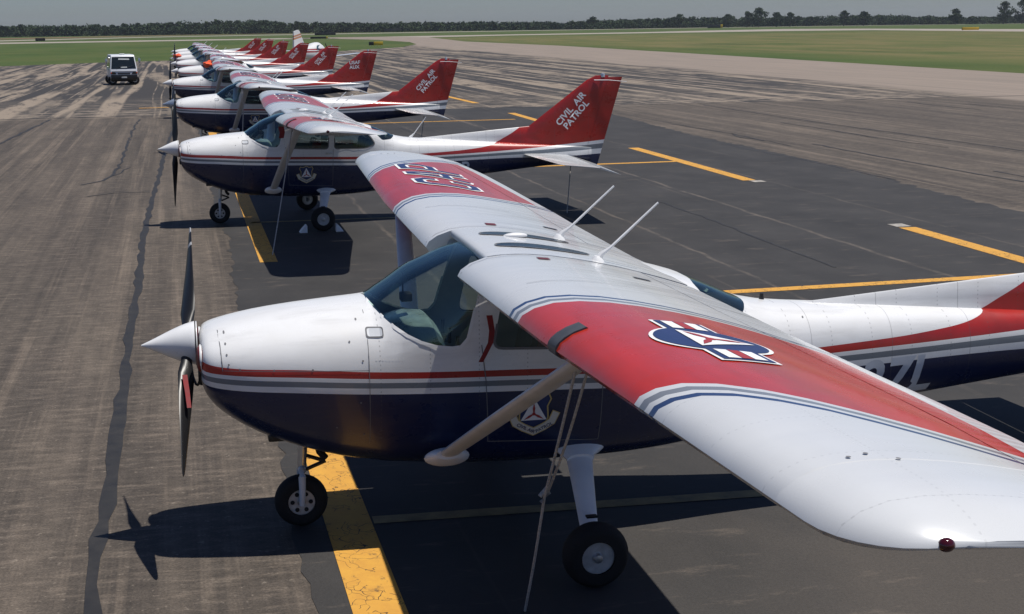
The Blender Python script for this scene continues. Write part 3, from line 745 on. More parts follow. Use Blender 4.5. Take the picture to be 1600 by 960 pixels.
def apron_mat():
    t = NT('weathered_asphalt'); v = t.coord(); X, Y, Z = t.xyz(v)
    grain = t.noise(v, 55, 3, .7); blot = t.noise(t.map(v, (1, .40, 1)), 1.1, 7, .66); lane = t.noise(t.map(v, (1.3, .035, 1)), 1.0, 5, .72)
    cross = t.noise(t.map(v, (1.6, 8, 1)), 1.3, 6, .72)
    base = t.mix(t.ramp(lane, .36, .64), (.042, .0355, .030), (.112, .091, .072))
    thinl = t.noise(t.map(v, (3.2, .05, 1), loc=(4, 2, 0)), 1.0, 4, .7)
    base = t.mix(t.math('MULTIPLY', t.ramp(thinl, .51, .65), .6), base, (.18, .143, .11))
    base = t.mix(t.math('MULTIPLY', t.ramp(blot, .42, .66), .55), base, (.044, .037, .032))
    base = t.mix(t.math('MULTIPLY', t.ramp(cross, .5, .75), .6), base, (.20, .16, .125))
    mid = t.noise(t.map(v, (5, 9, 1)), 1.0, 5, .75); fleck = t.ramp(t.noise(v, 16, 3, .6), .62, .72)
    base = t.mix(1, base, t.ramp(mid, .3, .7, .68, 1.32), 'MULTIPLY')
    base = t.mix(t.math('MULTIPLY', fleck, .5), base, (.25, .21, .17))
    base = t.mix(1, base, t.ramp(grain, .28, .72, .60, 1.40), 'MULTIPLY')
    # beyond the joint: flaking dark seal coat in strips along the row, pale bare strips between
    sw = t.noise(t.map(v, (.4, .05, 1)), .30, 2)
    xs = t.math('MULTIPLY_ADD', sw, 1.6, X); cc = t.comb(xs, Y)
    def lines(sx, sy, off, wdt):
        n = t.noise(t.map(cc, (sx, sy, 1), loc=(off, off, 0)), 1.0, 2, .5)
        d = t.math('ABSOLUTE', t.math('SUBTRACT', n, .5)); return t.ramp(d, wdt, wdt*.35)
    brk = t.noise(t.map(v, (1.0, .22, 1)), 1.0, 6, .75); brk2 = t.noise(t.map(v, (.9, .35, 1), loc=(7, 3, 0)), .35, 5, .7)
    wide = t.math('MULTIPLY', lines(.42, .010, 3.0, .050), t.ramp(brk, .36, .50))
    thin = t.math('MULTIPLY', lines(.95, .012, 9.0, .030), t.ramp(brk, .42, .56))
    patch = t.ramp(t.math('MULTIPLY_ADD', brk2, .6, t.noise(t.map(cc, (.35, .02, 1), loc=(5, 1, 0)), 1.0, 4, .65)), .84, .93)
    m = t.math('MAXIMUM', t.math('MAXIMUM', wide, t.math('MULTIPLY', thin, .85)), t.math('MULTIPLY', patch, .8))
    m = t.math('MAXIMUM', m, t.math('MULTIPLY', t.ramp(Y, 62, 46), t.ramp(t.noise(t.map(v, (.8, 1.6, 1)), .8, 6, .75), .46, .6)))
    far = t.mix(m, (.036, .033, .032), (.24, .195, .15))
    far = t.mix(1, far, t.ramp(grain, .25, .75, .85, 1.15), 'MULTIPLY')
    edge = t.math('ADD', Y, t.math('MULTIPLY', t.noise(v, .5, 3), 1.5))
    col = t.mix(t.ramp(edge, 45.2, 46.4), base, far)
    # bare pale concrete towards the grass
    xr = t.math('MULTIPLY_ADD', t.noise(t.map(v, (1, .15, 1)), .5, 3), 5, X)
    conc = t.mix(t.ramp(t.noise(t.map(v, (1.2, .05, 1)), 1.2, 4), .3, .7), (.26, .21, .17), (.19, .158, .13))
    col = t.mix(t.ramp(t.math('MULTIPLY_ADD', Y, -.035, xr), 36.0, 37.6), col, conc)
    h = t.math('MULTIPLY_ADD', blot, .6, grain)
    return t.bsdf(col, t.ramp(grain, .2, .8, .72, .95), spec=.35, normal=t.bump(h, .35, .008))
def _comb(s, x, y):
    o = s.n('ShaderNodeCombineXYZ'); s.lk(x, o.inputs[0]); s.lk(y, o.inputs[1]); return o.outputs[0]
NT.comb = _comb
def lane_mat():
    t = NT('dark_sealed_asphalt'); v = t.coord()
    grain = t.noise(v, 60, 3, .7); blot = t.noise(t.map(v, (1, .7, 1)), .8, 6, .62); ln = t.ramp(t.noise(t.map(v, (1.3, .035, 1)), 1.0, 4, .75), .62, .74)
    fl = t.ramp(t.noise(t.map(v, (1.2, 4.5, 1)), 1.1, 6, .72), .57, .74)
    c = t.mix(t.ramp(blot, .3, .7), (.024, .0233, .0230), (.044, .0415, .040))
    X, Y, Z = t.xyz(v); old = t.math('MULTIPLY', t.ramp(t.noise(t.map(v, (.7, .4, 1)), .5, 4), .42, .62), t.ramp(Y, 6, -2)); old = t.math('MULTIPLY', old, t.ramp(X, 1.0, 3.2))
    c = t.mix(t.math('MULTIPLY', old, .7), c, (.075, .064, .054))
    c = t.mix(t.math('MULTIPLY', ln, .5), c, (.15, .122, .10)); c = t.mix(t.math('MULTIPLY', fl, .48), c, (.165, .132, .105))
    wob = t.math('MULTIPLY_ADD', t.noise(t.map(v, (.2, .5, 1)), 1.0, 4), .35, X); worn = t.noise(t.map(v, (3, .8, 1)), 1.2, 6, .75)
    for x0, wd, f in ((9.85, .06, .55), (7.25, .05, .45), (5.0, .05, .35), (2.9, .05, .3), (12.3, .05, .3)):
        l = t.ramp(t.math('ABSOLUTE', t.math('SUBTRACT', wob, x0)), wd, wd*.3)
        c = t.mix(t.math('MULTIPLY', t.math('MULTIPLY', l, t.math('MULTIPLY', t.ramp(worn, .38, .62), t.ramp(Y, 3, 7))), f), c, (.19, .155, .125))
    c = t.mix(1, c, t.ramp(grain, .25, .75, .75, 1.25), 'MULTIPLY')
    return t.bsdf(c, t.ramp(grain, .2, .8, .65, .9), spec=.35, normal=t.bump(grain, .3, .006))
def line_mat():
    t = NT('yellow_road_paint'); v = t.coord(); n = t.noise(v, 7, 6, .7); vor = t.n('ShaderNodeTexVoronoi', feature='DISTANCE_TO_EDGE'); vor.inputs['Scale'].default_value = 3.2
    wv = t.n('ShaderNodeVectorMath', operation='ADD'); nv = t.n('ShaderNodeTexNoise'); t.lk(v, nv.inputs['Vector']); nv.inputs['Scale'].default_value = 4
    t.lk(v, wv.inputs[0]); t.lk(nv.outputs[1], wv.inputs[1]); t.lk(wv.outputs[0], vor.inputs['Vector'])
    c = t.mix(t.ramp(n, .3, .7), (.62, .33, .055), (.52, .26, .05))
    crack = t.math('MULTIPLY', t.math('LESS_THAN', vor.outputs[0], .012), t.math('GREATER_THAN', t.noise(v, 1.7, 3), .45))
    c = t.mix(crack, c, (.03, .028, .026)); c = t.mix(t.math('MULTIPLY', t.ramp(t.noise(t.map(v, (1, .6, 1)), 9, 6, .8), .57, .68), .8), c, (.05, .045, .04))
    return t.bsdf(c, .7, spec=.3)
def grass_mat():
    t = NT('mown_grass'); v = t.coord(); X, Y, Z = t.xyz(v)
    n1 = t.noise(t.map(v, (.03, .09, 1)), 1, 5, .6); n2 = t.noise(v, 1.1, 5, .7); row = t.noise(t.map(v, (.16, .035, 1)), 1, 5, .7)
    g = t.mix(t.ramp(n1, .3, .7), (.043, .072, .018), (.070, .100, .028))
    dry = t.math('MULTIPLY', t.ramp(X, 60, 74), t.ramp(Y, 330, 420, 1, 0)); dry = t.math('MULTIPLY', dry, t.ramp(row, .34, .58))
    g = t.mix(t.math('MULTIPLY', dry, .95), g, (.150, .128, .055))
    pt = t.noise(t.map(v, (.05, .02, 1), loc=(3, 8, 0)), 1, 6, .7); g = t.mix(t.math('MULTIPLY', t.ramp(pt, .46, .66), .55), g, (.10, .105, .036)); g = t.mix(t.math('MULTIPLY', t.ramp(pt, .46, .30), .5), g, (.025, .045, .012))
    g = t.mix(t.math('MULTIPLY', t.ramp(n2, .5, .8), .35), g, (.095, .10, .038))
    g = t.mix(1, g, t.ramp(t.noise(v, 5, 3), .3, .7, .8, 1.2), 'MULTIPLY')
    return t.bsdf(g, .9, spec=.15, normal=t.bump(t.noise(v, 2.5, 4), .6, .15))
M['apron'] = apron_mat(); M['lane'] = lane_mat(); M['line'] = line_mat(); M['grass'] = grass_mat()
M['concrete'] = plain('runway_concrete', (.30, .265, .23), .9, var=.15, scale=.15, spec=.2)
M['soil'] = plain('bare_soil', (.17, .10, .065), .95, var=.2, scale=.1, spec=.1)
M['tar'] = plain('crack_tar', (.019, .0175, .0165), .6, var=.3, scale=5, bump=.2)
M['darkline'] = plain('dark_yellow_paint', (.26, .19, .085), .8, var=.4, scale=6)  # darker, browner yellow for the lines under the aircraft
M['oldline'] = plain('worn_white_paint', (.30, .28, .25), .8, var=.3, scale=8)

sheet('ground', [(-2400, -580), (2400, -580), (2400, 2400), (-2400, 2400)], -.016, 'grass', label=None)
apron = sheet('apron', [(-400, -60), (53, -60), (53.0, 30), (53.1, 67), (54.7, 90), (57.4, 129), (62.0, 200), (62.5, 274), (77, 389), (71, 438.8), (35.1, 431.6), (38, 394), (45.8, 393), (52.6, 335), (50.8, 277), (45.6, 240.6), (37.1, 209), (23.4, 183), (9.3, 155), (-1.2, 141), (-8.4, 137), (-18, 128.3), (-60, 124), (-400, 100)], 0, 'apron')
sheet('taxiway', [(76, 389), (110.9, 417.4), (157.6, 428), (215.9, 440), (245, 425), (224, 309), (205, 200), (240, 200), (273, 379), (289, 508), (278, 560), (233, 530), (180, 483.7), (122, 459.8), (70, 438.8)], -.004, 'concrete')
sheet('taxiway', [(36, 431.8), (-53.2, 410.8), (-400, 330), (-400, 290), (-48, 368.9), (39, 395)], -.004, 'concrete')
rw = sheet('runway', [(-600, 200), (-59.7, 463), (-9, 575), (121, 662), (250, 740), (390, 790), (600, 800), (1200, 780), (1200, 812), (600, 830), (390, 820), (250, 775), (130, 712), (-9, 620), (-68, 505), (-600, 240)], 0, 'concrete')
sheet('soil_verge', [(-600, 330), (-78, 570), (14, 740), (160, 800), (160, 815), (10, 775), (-90, 640), (-600, 370)], -.006, 'soil')
# dark sealed parking lane with a ragged western edge
bm = bmesh.new(); rows = []
for k in range(-200, 229):
    y = k*.2
    xl = -.04+.05*math.sin(y*.6)+.03*math.sin(y*3.1)+random.uniform(-.045, .045); xr = 13.9+.05*y+.12*math.sin(y*.36)+random.uniform(-.1, .1)
    rows.append((bm.verts.new((xl, y, .004)), bm.verts.new((xr, y, .004))))
for a, b in zip(rows, rows[1:]): bm.faces.new((a[0], a[1], b[1], b[0]))
me = bpy.data.meshes.new('parking_lane'); bm.to_mesh(me); bm.free(); lane = tag(link('parking_lane', me, 'lane'), kind='structure')
def strip(name, pts, wd, z, mat, parent, jit=0, dens=1):
    P_ = []
    for (a, b) in zip(pts, pts[1:]):
        n = max(1, int(math.hypot(b[0]-a[0], b[1]-a[1])*dens))
        for k in range(n): P_.append((a[0]+(b[0]-a[0])*k/n, a[1]+(b[1]-a[1])*k/n))
    P_.append(pts[-1]); bm = bmesh.new(); L = []
    for i, p in enumerate(P_):
        a, b = P_[max(i-1, 0)], P_[min(i+1, len(P_)-1)]; d = Vector((b[0]-a[0], b[1]-a[1])).normalized(); n = Vector((-d.y, d.x))
        j = random.uniform(-jit, jit); ww = wd*(1+random.uniform(-1, 1)*(.35 if jit else 0))/2
        q = Vector(p)+n*j; L.append((bm.verts.new((*(q+n*ww), z)), bm.verts.new((*(q-n*ww), z))))
    for a, b in zip(L, L[1:]): bm.faces.new((a[0], a[1], b[1], b[0]))
    me = bpy.data.meshes.new(name); bm.to_mesh(me); bm.free(); return link(name, me, mat, parent)
def yl(pts, wd, parent=None): return strip('painted_line', pts, wd, .008, 'line', parent or lane, 0, .5)
yl([(.32, -6), (.32, 2.4)], .33); yl([(.52, 10.6), (.55, 20.2)], .27); yl([(.40, 28), (.42, 36)], .27)
for y in (0, 14.75, 29.4): strip('painted_line', [(.50, y-.02), (4.6, y-.1)], .14, .008, 'darkline', lane, 0, .5)
for y in (7.0, 22.45, 38.4): yl([(4.2, y-.15), (11.75, y+.12)], .21)
for y0, y1, x in ((2.6, 11.3, 11.35), (18.3, 26.4, 11.9), (36.2, 42.0, 12.4)): yl([(x-.1, y0), (x+.1, y1)], .31)
for x, y in ((11.45, 11.55), (11.9, 18.1)):
    sheet('line_end', [(x-.14, y-.16), (x+.14, y-.16), (x+.14, y+.16), (x-.14, y+.16)], .0085, 'oldline', lane)
yl([(12.6, 58), (12.7, 49)], .3, apron)
yl([(-2.4, 51.0), (-1.0, 51.1)], .3, apron)
CR = [[(-.9,37.1),(-1.1,30.9),(-1.2,25.0),(-1.3,19.9),(-1.4,14.3),(-1.4,11.7),(-1.38,9.1),(-1.42,6.4),(-1.40,3.9),(-1.41,2.1),(-1.38,.7),(-1.43,-.3),(-1.40,-1.2),(-1.42,-4)]]
strip('crack_seal', CR[0], .105, .006, 'tar', apron, .018, 3)
for c, wd in (([(-2.2,43.5),(-2.3,37.6),(-2.26,30.2),(-2.3,25.3),(-2.34,23.8),(-2.5,22.3),(-3.0,21.6)], .07), ([(-2.4,24.9),(-2.0,25.2),(-2.3,23.3)], .05), ([(-2.7,19.4),(-2.2,19.9),(-1.4,19.9)], .05),
              ([(-6.5,30),(-6.3,33.7),(-6.0,38.9),(-5.7,44.8)], .10), ([(14.9,27),(14.9,23.7),(15.0,21),(14.9,17.5)], .06), ([(17.3,26),(17.2,20),(17.4,14)], .08), ([(21.5,44),(21.4,33),(21.6,20)], .07)):
    strip('crack_seal', c, wd, .006, 'tar', apron, .05, 2)
for k in range(16):
    x0, y0, L_ = random.uniform(15.5, 33), random.uniform(8, 42), random.uniform(2.5, 9)
    strip('crack_seal', [(x0, y0), (x0+random.uniform(-.2, .2), y0+L_*.5), (x0+random.uniform(-.25, .25), y0+L_)], random.uniform(.04, .08), .006, 'tar', apron, .05, 2)
for c, wd in (([(8.6,15.6),(8.62,12.7),(8.5,10.4),(8.45,8.2)], .045), ([(6.9,36),(7.2,28),(7.0,24)], .06)):
    strip('crack_seal', c, wd, .008, 'tar', lane, .03, 3)
strip('expansion_joint', [(-60, 45.3), (-20, 45.2), (.1, 45.5), (30, 45.4), (48, 45.0)], .16, .007, 'tar', apron, .06, 1)

# ------------------------------------------------------------------ aircraft in the row
proto, prop0, wings0, fin_t, fle, fte, fth = make_plane()
def copy_tree(o, parent=None):
    c = o.copy(); COL.objects.link(c); c.parent = parent
    for ch in list(o.children): copy_tree(ch, c)
    return c
def fin_text(P, text, ang, ox, oz, size, nm='fin_lettering', lines=.85, mat='decal_white', y_off=.004):
    tb = text_bm(text, size, size*.028, 'LEFT', 0, 1.02, lines)
    c, s = math.cos(ang), math.sin(ang)
    for v in tb.verts: v.co = Vector((ox+c*v.co.x-s*v.co.y, oz+s*v.co.x+c*v.co.y, 0))
    def mp(u, v):
        q = (u-fle(v))/(fte(v)-fle(v)); return (u, -(fth(v)*1.6*fin_t(min(max(q, .05), .97))+y_off), v)
    return decal_bm(nm, tb, mp, mat, P, .12)
def side_text(P, text, x, z, size, shear=.18):
    tb = text_bm(text, size, size*.03, 'LEFT', shear, 1.05)
    for v in tb.verts: v.co = Vector((x+v.co.x, z+v.co.y+(v.co.x)*.03, 0))
    return decal_bm('registration_lettering', tb, lambda u, v: (u, -(halfw(u, v)+.004), v), 'warmwhite', P, .1)
GRP = 'high-wing airplanes parked in a row'
LAB = ['nearest red, white and navy airplane filling the foreground, roundel on its wing',
 'second airplane from the foreground, white chocks at its wheel, CIVIL AIR PATROL on fin',
 'third airplane of the row, directly behind the one with white chocks',
 'fourth airplane of the row, bright red fin reading USAF AUX',
 'fifth airplane of the row, just beyond USAF AUX, orange cover at its windshield',
 'sixth airplane of the row, second beyond the one reading USAF AUX',
 'seventh airplane of the row, upright black propeller and orange plug on its nose',
 'next to last airplane of the row, just beyond the orange nose plug',
 'last and farthest airplane of the row, nearest the grass']
SP = [(0, 0, -.008, .003, 49), (-.05, 14.8, 0, 0, 8), (-.08, 29.0, 0, 0, 55), (-.18, 43.9, .004, 0, 12), (.11, 58.8, 0, 0, 70), (.07, 73.4, .006, 0, 25), (.05, 88.0, -.004, 0, 4), (.1, 103, 0, 0, 3), (.06, 118, 0, 0, 60)]
planes = []
SMALL = ('fastener', 'rivet', 'panel_seam', 'rim_slot', 'inspection', 'screw', 'emblem_', 'hub_cap', 'leg_step', 'filler', 'walkway', 'door_handle', 'skylight_rim', 'control_yoke', 'compass')
def prune(o):
    for ch in list(o.children):
        if ch.name.startswith(SMALL): 
            for g in list(ch.children): bpy.data.objects.remove(g)
            bpy.data.objects.remove(ch)
        else: prune(ch)
for i in range(len(SP)):
    planes.append(proto if i == 0 else copy_tree(proto))
    if i >= 4: prune(planes[-1])
for i, (P, (x, y, rz, rx, pa)) in enumerate(zip(planes, SP)):
    P.location = (x, y, .004); P.rotation_euler = (rx, 0, rz)
    tag(P, LAB[i], 'airplane', GRP)
    for ch in P.children:
        if ch.name.startswith('propeller'): ch.rotation_mode = 'ZYX'; ch.rotation_euler = (-math.radians(pa), .055, -.05) if i == 0 else (-math.radians(pa), .045, 0)
    if i == 3: fin_text(P, 'USAF\nAUX', .04, 6.42, 1.98, .19, lines=.95)
    else: fin_text(P, 'CIVIL  AIR\n PATROL', math.radians(48), 6.36, 1.60, .170, lines=.92)
for ch in planes[1].children:
    if ch.name.startswith('spinner') or ch.name.startswith('fuselage'): pass
b = bmesh.new(); tube(b, [(3.52, 0, 1.46), (3.56, 0, 1.50), (3.60, 0, 1.54), (3.82, 0, 1.83)], [.035, .018, .010, .007], 8); obj('tail_mast', b, 'white', planes[1])
b = bmesh.new(); tube(b, [(3.42, .05, 1.46), (3.42, .05, 1.52)], [.022, .012], 8); obj('antenna_stub', b, 'black', planes[0])
side_text(planes[0], '27L', 4.02, .775, .40)
side_text(planes[1], 'P', 4.42, .80, .30, 0)
for i in (2,):
    for ch in planes[i].children:
        if ch.name.startswith('spinner'):
            ch.material_slots[0].link = 'OBJECT'; ch.material_slots[0].material = M['blue_spinner']

# a visitor with an orange-striped tail, facing the other way behind the row
def low_wing(loc, rz):
    V = empty('airplane', loc, rz)                        # nose towards +x
    stn = [(-4.3, 1.55, .05, .16), (-3.6, 1.52, .14, .26), (-2.2, 1.42, .30, .42), (-1.0, 1.40, .50, .58), (-.4, 1.48, .58, .70), (.4, 1.50, .60, .74), (1.0, 1.40, .58, .66), (1.5, 1.25, .54, .50), (2.6, 1.22, .46, .44), (3.2, 1.22, .34, .34), (3.35, 1.22, .20, .20)]
    obj('fuselage', loft([[(x, wd*math.copysign(abs(math.cos(a))**.8, math.cos(a)), zc+h*math.copysign(abs(math.sin(a))**.8, math.sin(a))) for a in [2*PI*(k+.5)/24 for k in range(24)]] for x, zc, wd, h in stn]), 'body_orange', V)
    for s in (-1, 1):
        rr = []
        for t in (0, .3, .6, .9, 1):
            y = s*(.4+3.6*t); ch = 1.7-.5*t; z = .92+.38*t; th = .1*(1 if t < 1 else .3)
            rr.append([(.9-ch*q, y, z+th*sg*math.sin(PI*q**.6)) for q, sg in ((0, 0), (.15, 1), (.4, 1), (.7, 1), (1, 0), (.7, -.6), (.4, -.6), (.15, -.6))])
        obj('wing', loft(rr), 'stab', V)
        rr = []
        for t in (0, .5, 1):
            y = s*(.05+1.8*t); ch = 1.0-.3*t; rr.append([(-3.3-.2*t-ch*q, y, 1.62+.04*sg) for q, sg in ((0, 0), (.3, 1), (1, 0), (.3, -1))])
        obj('horizontal_stabiliser', loft(rr), 'stab', V)
        b = bmesh.new(); b.faces.new([b.verts.new((x, s*(.575+.02 if z < 1.75 else .47), z)) for x, z in ((-.9, 1.62), (.75, 1.62), (.45, 2.02), (-.55, 2.04))]); obj('side_window', b, 'glass_dark', V)
        wheel(V, (-.2, s*1.5, .24), .24, .17, s, 'main_wheel')
        b = bmesh.new(); tube(b, [(-.2, s*1.38, .24), (-.2, s*1.36, 1.0)], .05, 8); obj('landing_gear_leg', b, 'white', V)
    wheel(V, (2.4, 0, .22), .22, .15, 1, 'nose_wheel')
    b = bmesh.new(); tube(b, [(2.4, .1, .22), (2.4, .1, .9)], .05, 8); obj('nose_gear_strut', b, 'white', V)
    fin = [(-1.9, 1.70), (-3.2, 3.20), (-3.45, 3.28), (-4.42, 3.16), (-4.5, 1.7), (-4.35, 1.45)]
    obj('fin', loft([[(x*1.0+(0 if y == 0 else (.04 if x > -4 else -.02)*0), y*(1-.5*(z-1.5)/1.8), z) for x, z in fin] for y in (-.07, .07)]), 'fin_orange', V, angle=20)
    b = bmesh.new(); lathe(b, [(.20, 3.34), (.17, 3.5), (.08, 3.68), (.01, 3.74)], 'x', (0, 0, 1.22), 16); obj('spinner', b, 'metal', V)
    for a0 in (.4, .4+PI):
        b = bmesh.new(); tube(b, [(3.45, 0, 1.22), (3.45, .5*math.sin(a0), 1.22+.5*math.cos(a0)), (3.45, .95*math.sin(a0), 1.22+.95*math.cos(a0))], [.05, .06, .03], 8); obj('propeller_blade', b, 'black', V)
    return V
def fin_stripes():
    t = NT('striped_fin_paint'); X, Y, Z = t.xyz(t.coord()); h = t.math('MULTIPLY_ADD', X, -.12, Z)
    m = t.math('MAXIMUM', t.math('MULTIPLY', t.math('GREATER_THAN', h, 3.02), t.math('LESS_THAN', h, 3.17)), t.math('MULTIPLY', t.math('GREATER_THAN', h, 3.22), t.math('LESS_THAN', h, 3.36)))
    return t.bsdf(t.mix(m, (.74, .74, .73), (.52, .22, .10)), .4, coat=.2)
M['fin_orange'] = fin_stripes()
vis = low_wing((10.9, 101.0, 0), math.radians(62))
tag(vis, 'airplane facing away behind the row, white upright fin with orange stripes', 'airplane')

# ------------------------------------------------------------------ things around the aircraft
def rope(pts, r, label, group=None, extra=None):
    b = bmesh.new(); tube(b, pts, r, 8)
    for e in extra or []: tube(b, *e)
    o = obj('tie_down_rope', b, 'rope'); tag(o, label, 'rope', group); return o
def sag(a, b, n=10, s=.02): return [(a[0]+(b[0]-a[0])*k/n, a[1]+(b[1]-a[1])*k/n, a[2]+(b[2]-a[2])*k/n-s*math.sin(PI*k/n)) for k in range(n+1)]
kn = (1.165, -2.10, .90)
rope(sag((1.15, -2.74, 1.90), kn)+sag(kn, (1.18, -1.66, .01), 10, .03)[1:], .008, 'doubled grey tie-down rope from the nearest wing strut to the ground',
     extra=[(sag((1.21, -2.76, 1.90), (1.185, -2.10, .93), 8, .05), .0075, 8), ([(kn[0]-.02, kn[1], kn[2]-.03), (kn[0]+.03, kn[1]+.01, kn[2]+.02), (kn[0]+.02, kn[1], kn[2]+.06), (kn[0]-.03, kn[1]-.01, kn[2]+.01)], .012, 8)])
rope(sag((1.06, 14.8-2.74, 1.90), (.62, 11.2, .01), 10, .03), .009, 'dark tie-down rope under the wing of the second airplane')
rope(sag((6.55, 14.8, .86), (6.35, 14.35, .01), 8, .02), .010, 'tail tie-down rope under the second airplane')
rope(sag((6.45, 29, .86), (6.25, 28.6, .01), 8, .02), .012, 'tail tie-down rope under the third airplane')
rope(sag((1.05, 29-2.74, 1.90), (.9, 25.9, .01), 8, .02), .014, 'tie-down rope hanging from the wing strut of the third airplane')
def chock(x, y, d, label):
    b = bmesh.new(); pr = [(0, .0), (.13*d, 0), (.10*d, .045), (.02*d, .13), (0, .12)]
    loft([[(x+u, y+s*.09, .004+v) for u, v in pr] for s in (-1, 1)], bm=b); o = obj('wheel_chock', b, 'decal_white', smooth=False); tag(o, label, 'wheel chock', 'white chocks at the second airplane'); return o
chock(1.38, 14.8-1.42, -1, 'white wheel chock in front of the second airplane\'s main wheel')
chock(1.88, 14.8-1.42, 1, 'white wheel chock behind the second airplane\'s main wheel')
def streamer(pts, wd, label, axis=(1, 0, 0)):
    b = bmesh.new(); ax = Vector(axis); rings = []
    for i, p in enumerate(pts):
        p = Vector(p); n = Vector((0, -.003, 0)); ww = wd*(1-.25*i/len(pts))
        rings.append([p-ax*ww/2, p+ax*ww/2, p+ax*ww/2+n, p-ax*ww/2+n])
    o = obj('warning_streamer', loft(rings, bm=b), 'streamer'); tag(o, label, 'streamer'); return o
def blade_pt(r, dx=0, dy=0): 
    a = math.radians(49); return (-.755+dx, -r*math.sin(a)+dy, 1.375-r*math.cos(a))
def on_blade(r, dx=0): p = blade_pt(r); return (p[0]+dx-.025, p[1]-.055, p[2]+.03)
streamer([on_blade(.27), on_blade(.33, .005), on_blade(.40, .012), on_blade(.47, .016), on_blade(.53, .02)], .034, 'red warning streamer tied to the nearest propeller blade')
b = bmesh.new(); tube(b, sag(blade_pt(.22, .02), (-.66, -.30, 1.30), 8, .12), .009, 8); tag(obj('propeller_lock_cable', b, 'black'), 'black lock cable from nearest propeller to the cowling', 'cable')
streamer([(1.20, -.66, 1.62), (1.215, -.67, 1.52), (1.205, -.675, 1.44), (1.17, -.675, 1.37), (1.14, -.67, 1.31)], .04, 'red streamer hanging by the nearest airplane\'s door window')
streamer([(1.02, 14.8-1.0, 1.80), (1.04, 14.8-1.0, 1.70), (1.02, 14.8-1.0, 1.60)], .10, 'red streamer below the wing of the second airplane')
def cover(name, cx, cy, cz, sx, sy, sz, label):
    b = bmesh.new(); bmesh.ops.create_icosphere(b, subdivisions=3, radius=1)
    for v in b.verts:
        k = 1+.13*math.sin(5*v.co.x+3*v.co.y)+.09*math.sin(7*v.co.z+2*v.co.x); v.co = Vector((cx+v.co.x*sx*k, cy+v.co.y*sy*k, max(cz+v.co.z*sz*k, cz-sz*.6)))
    tag(obj(name, b, 'orange'), label, 'cover')
cover('windshield_cover', .98, 58.8-.25, 1.66, .27, .34, .22, 'crumpled orange cover over the windshield of the fifth airplane')
cover('engine_plug', -.46, 88.0-.1, 1.55, .30, .34, .16, 'orange engine plug on the nose of the seventh airplane')

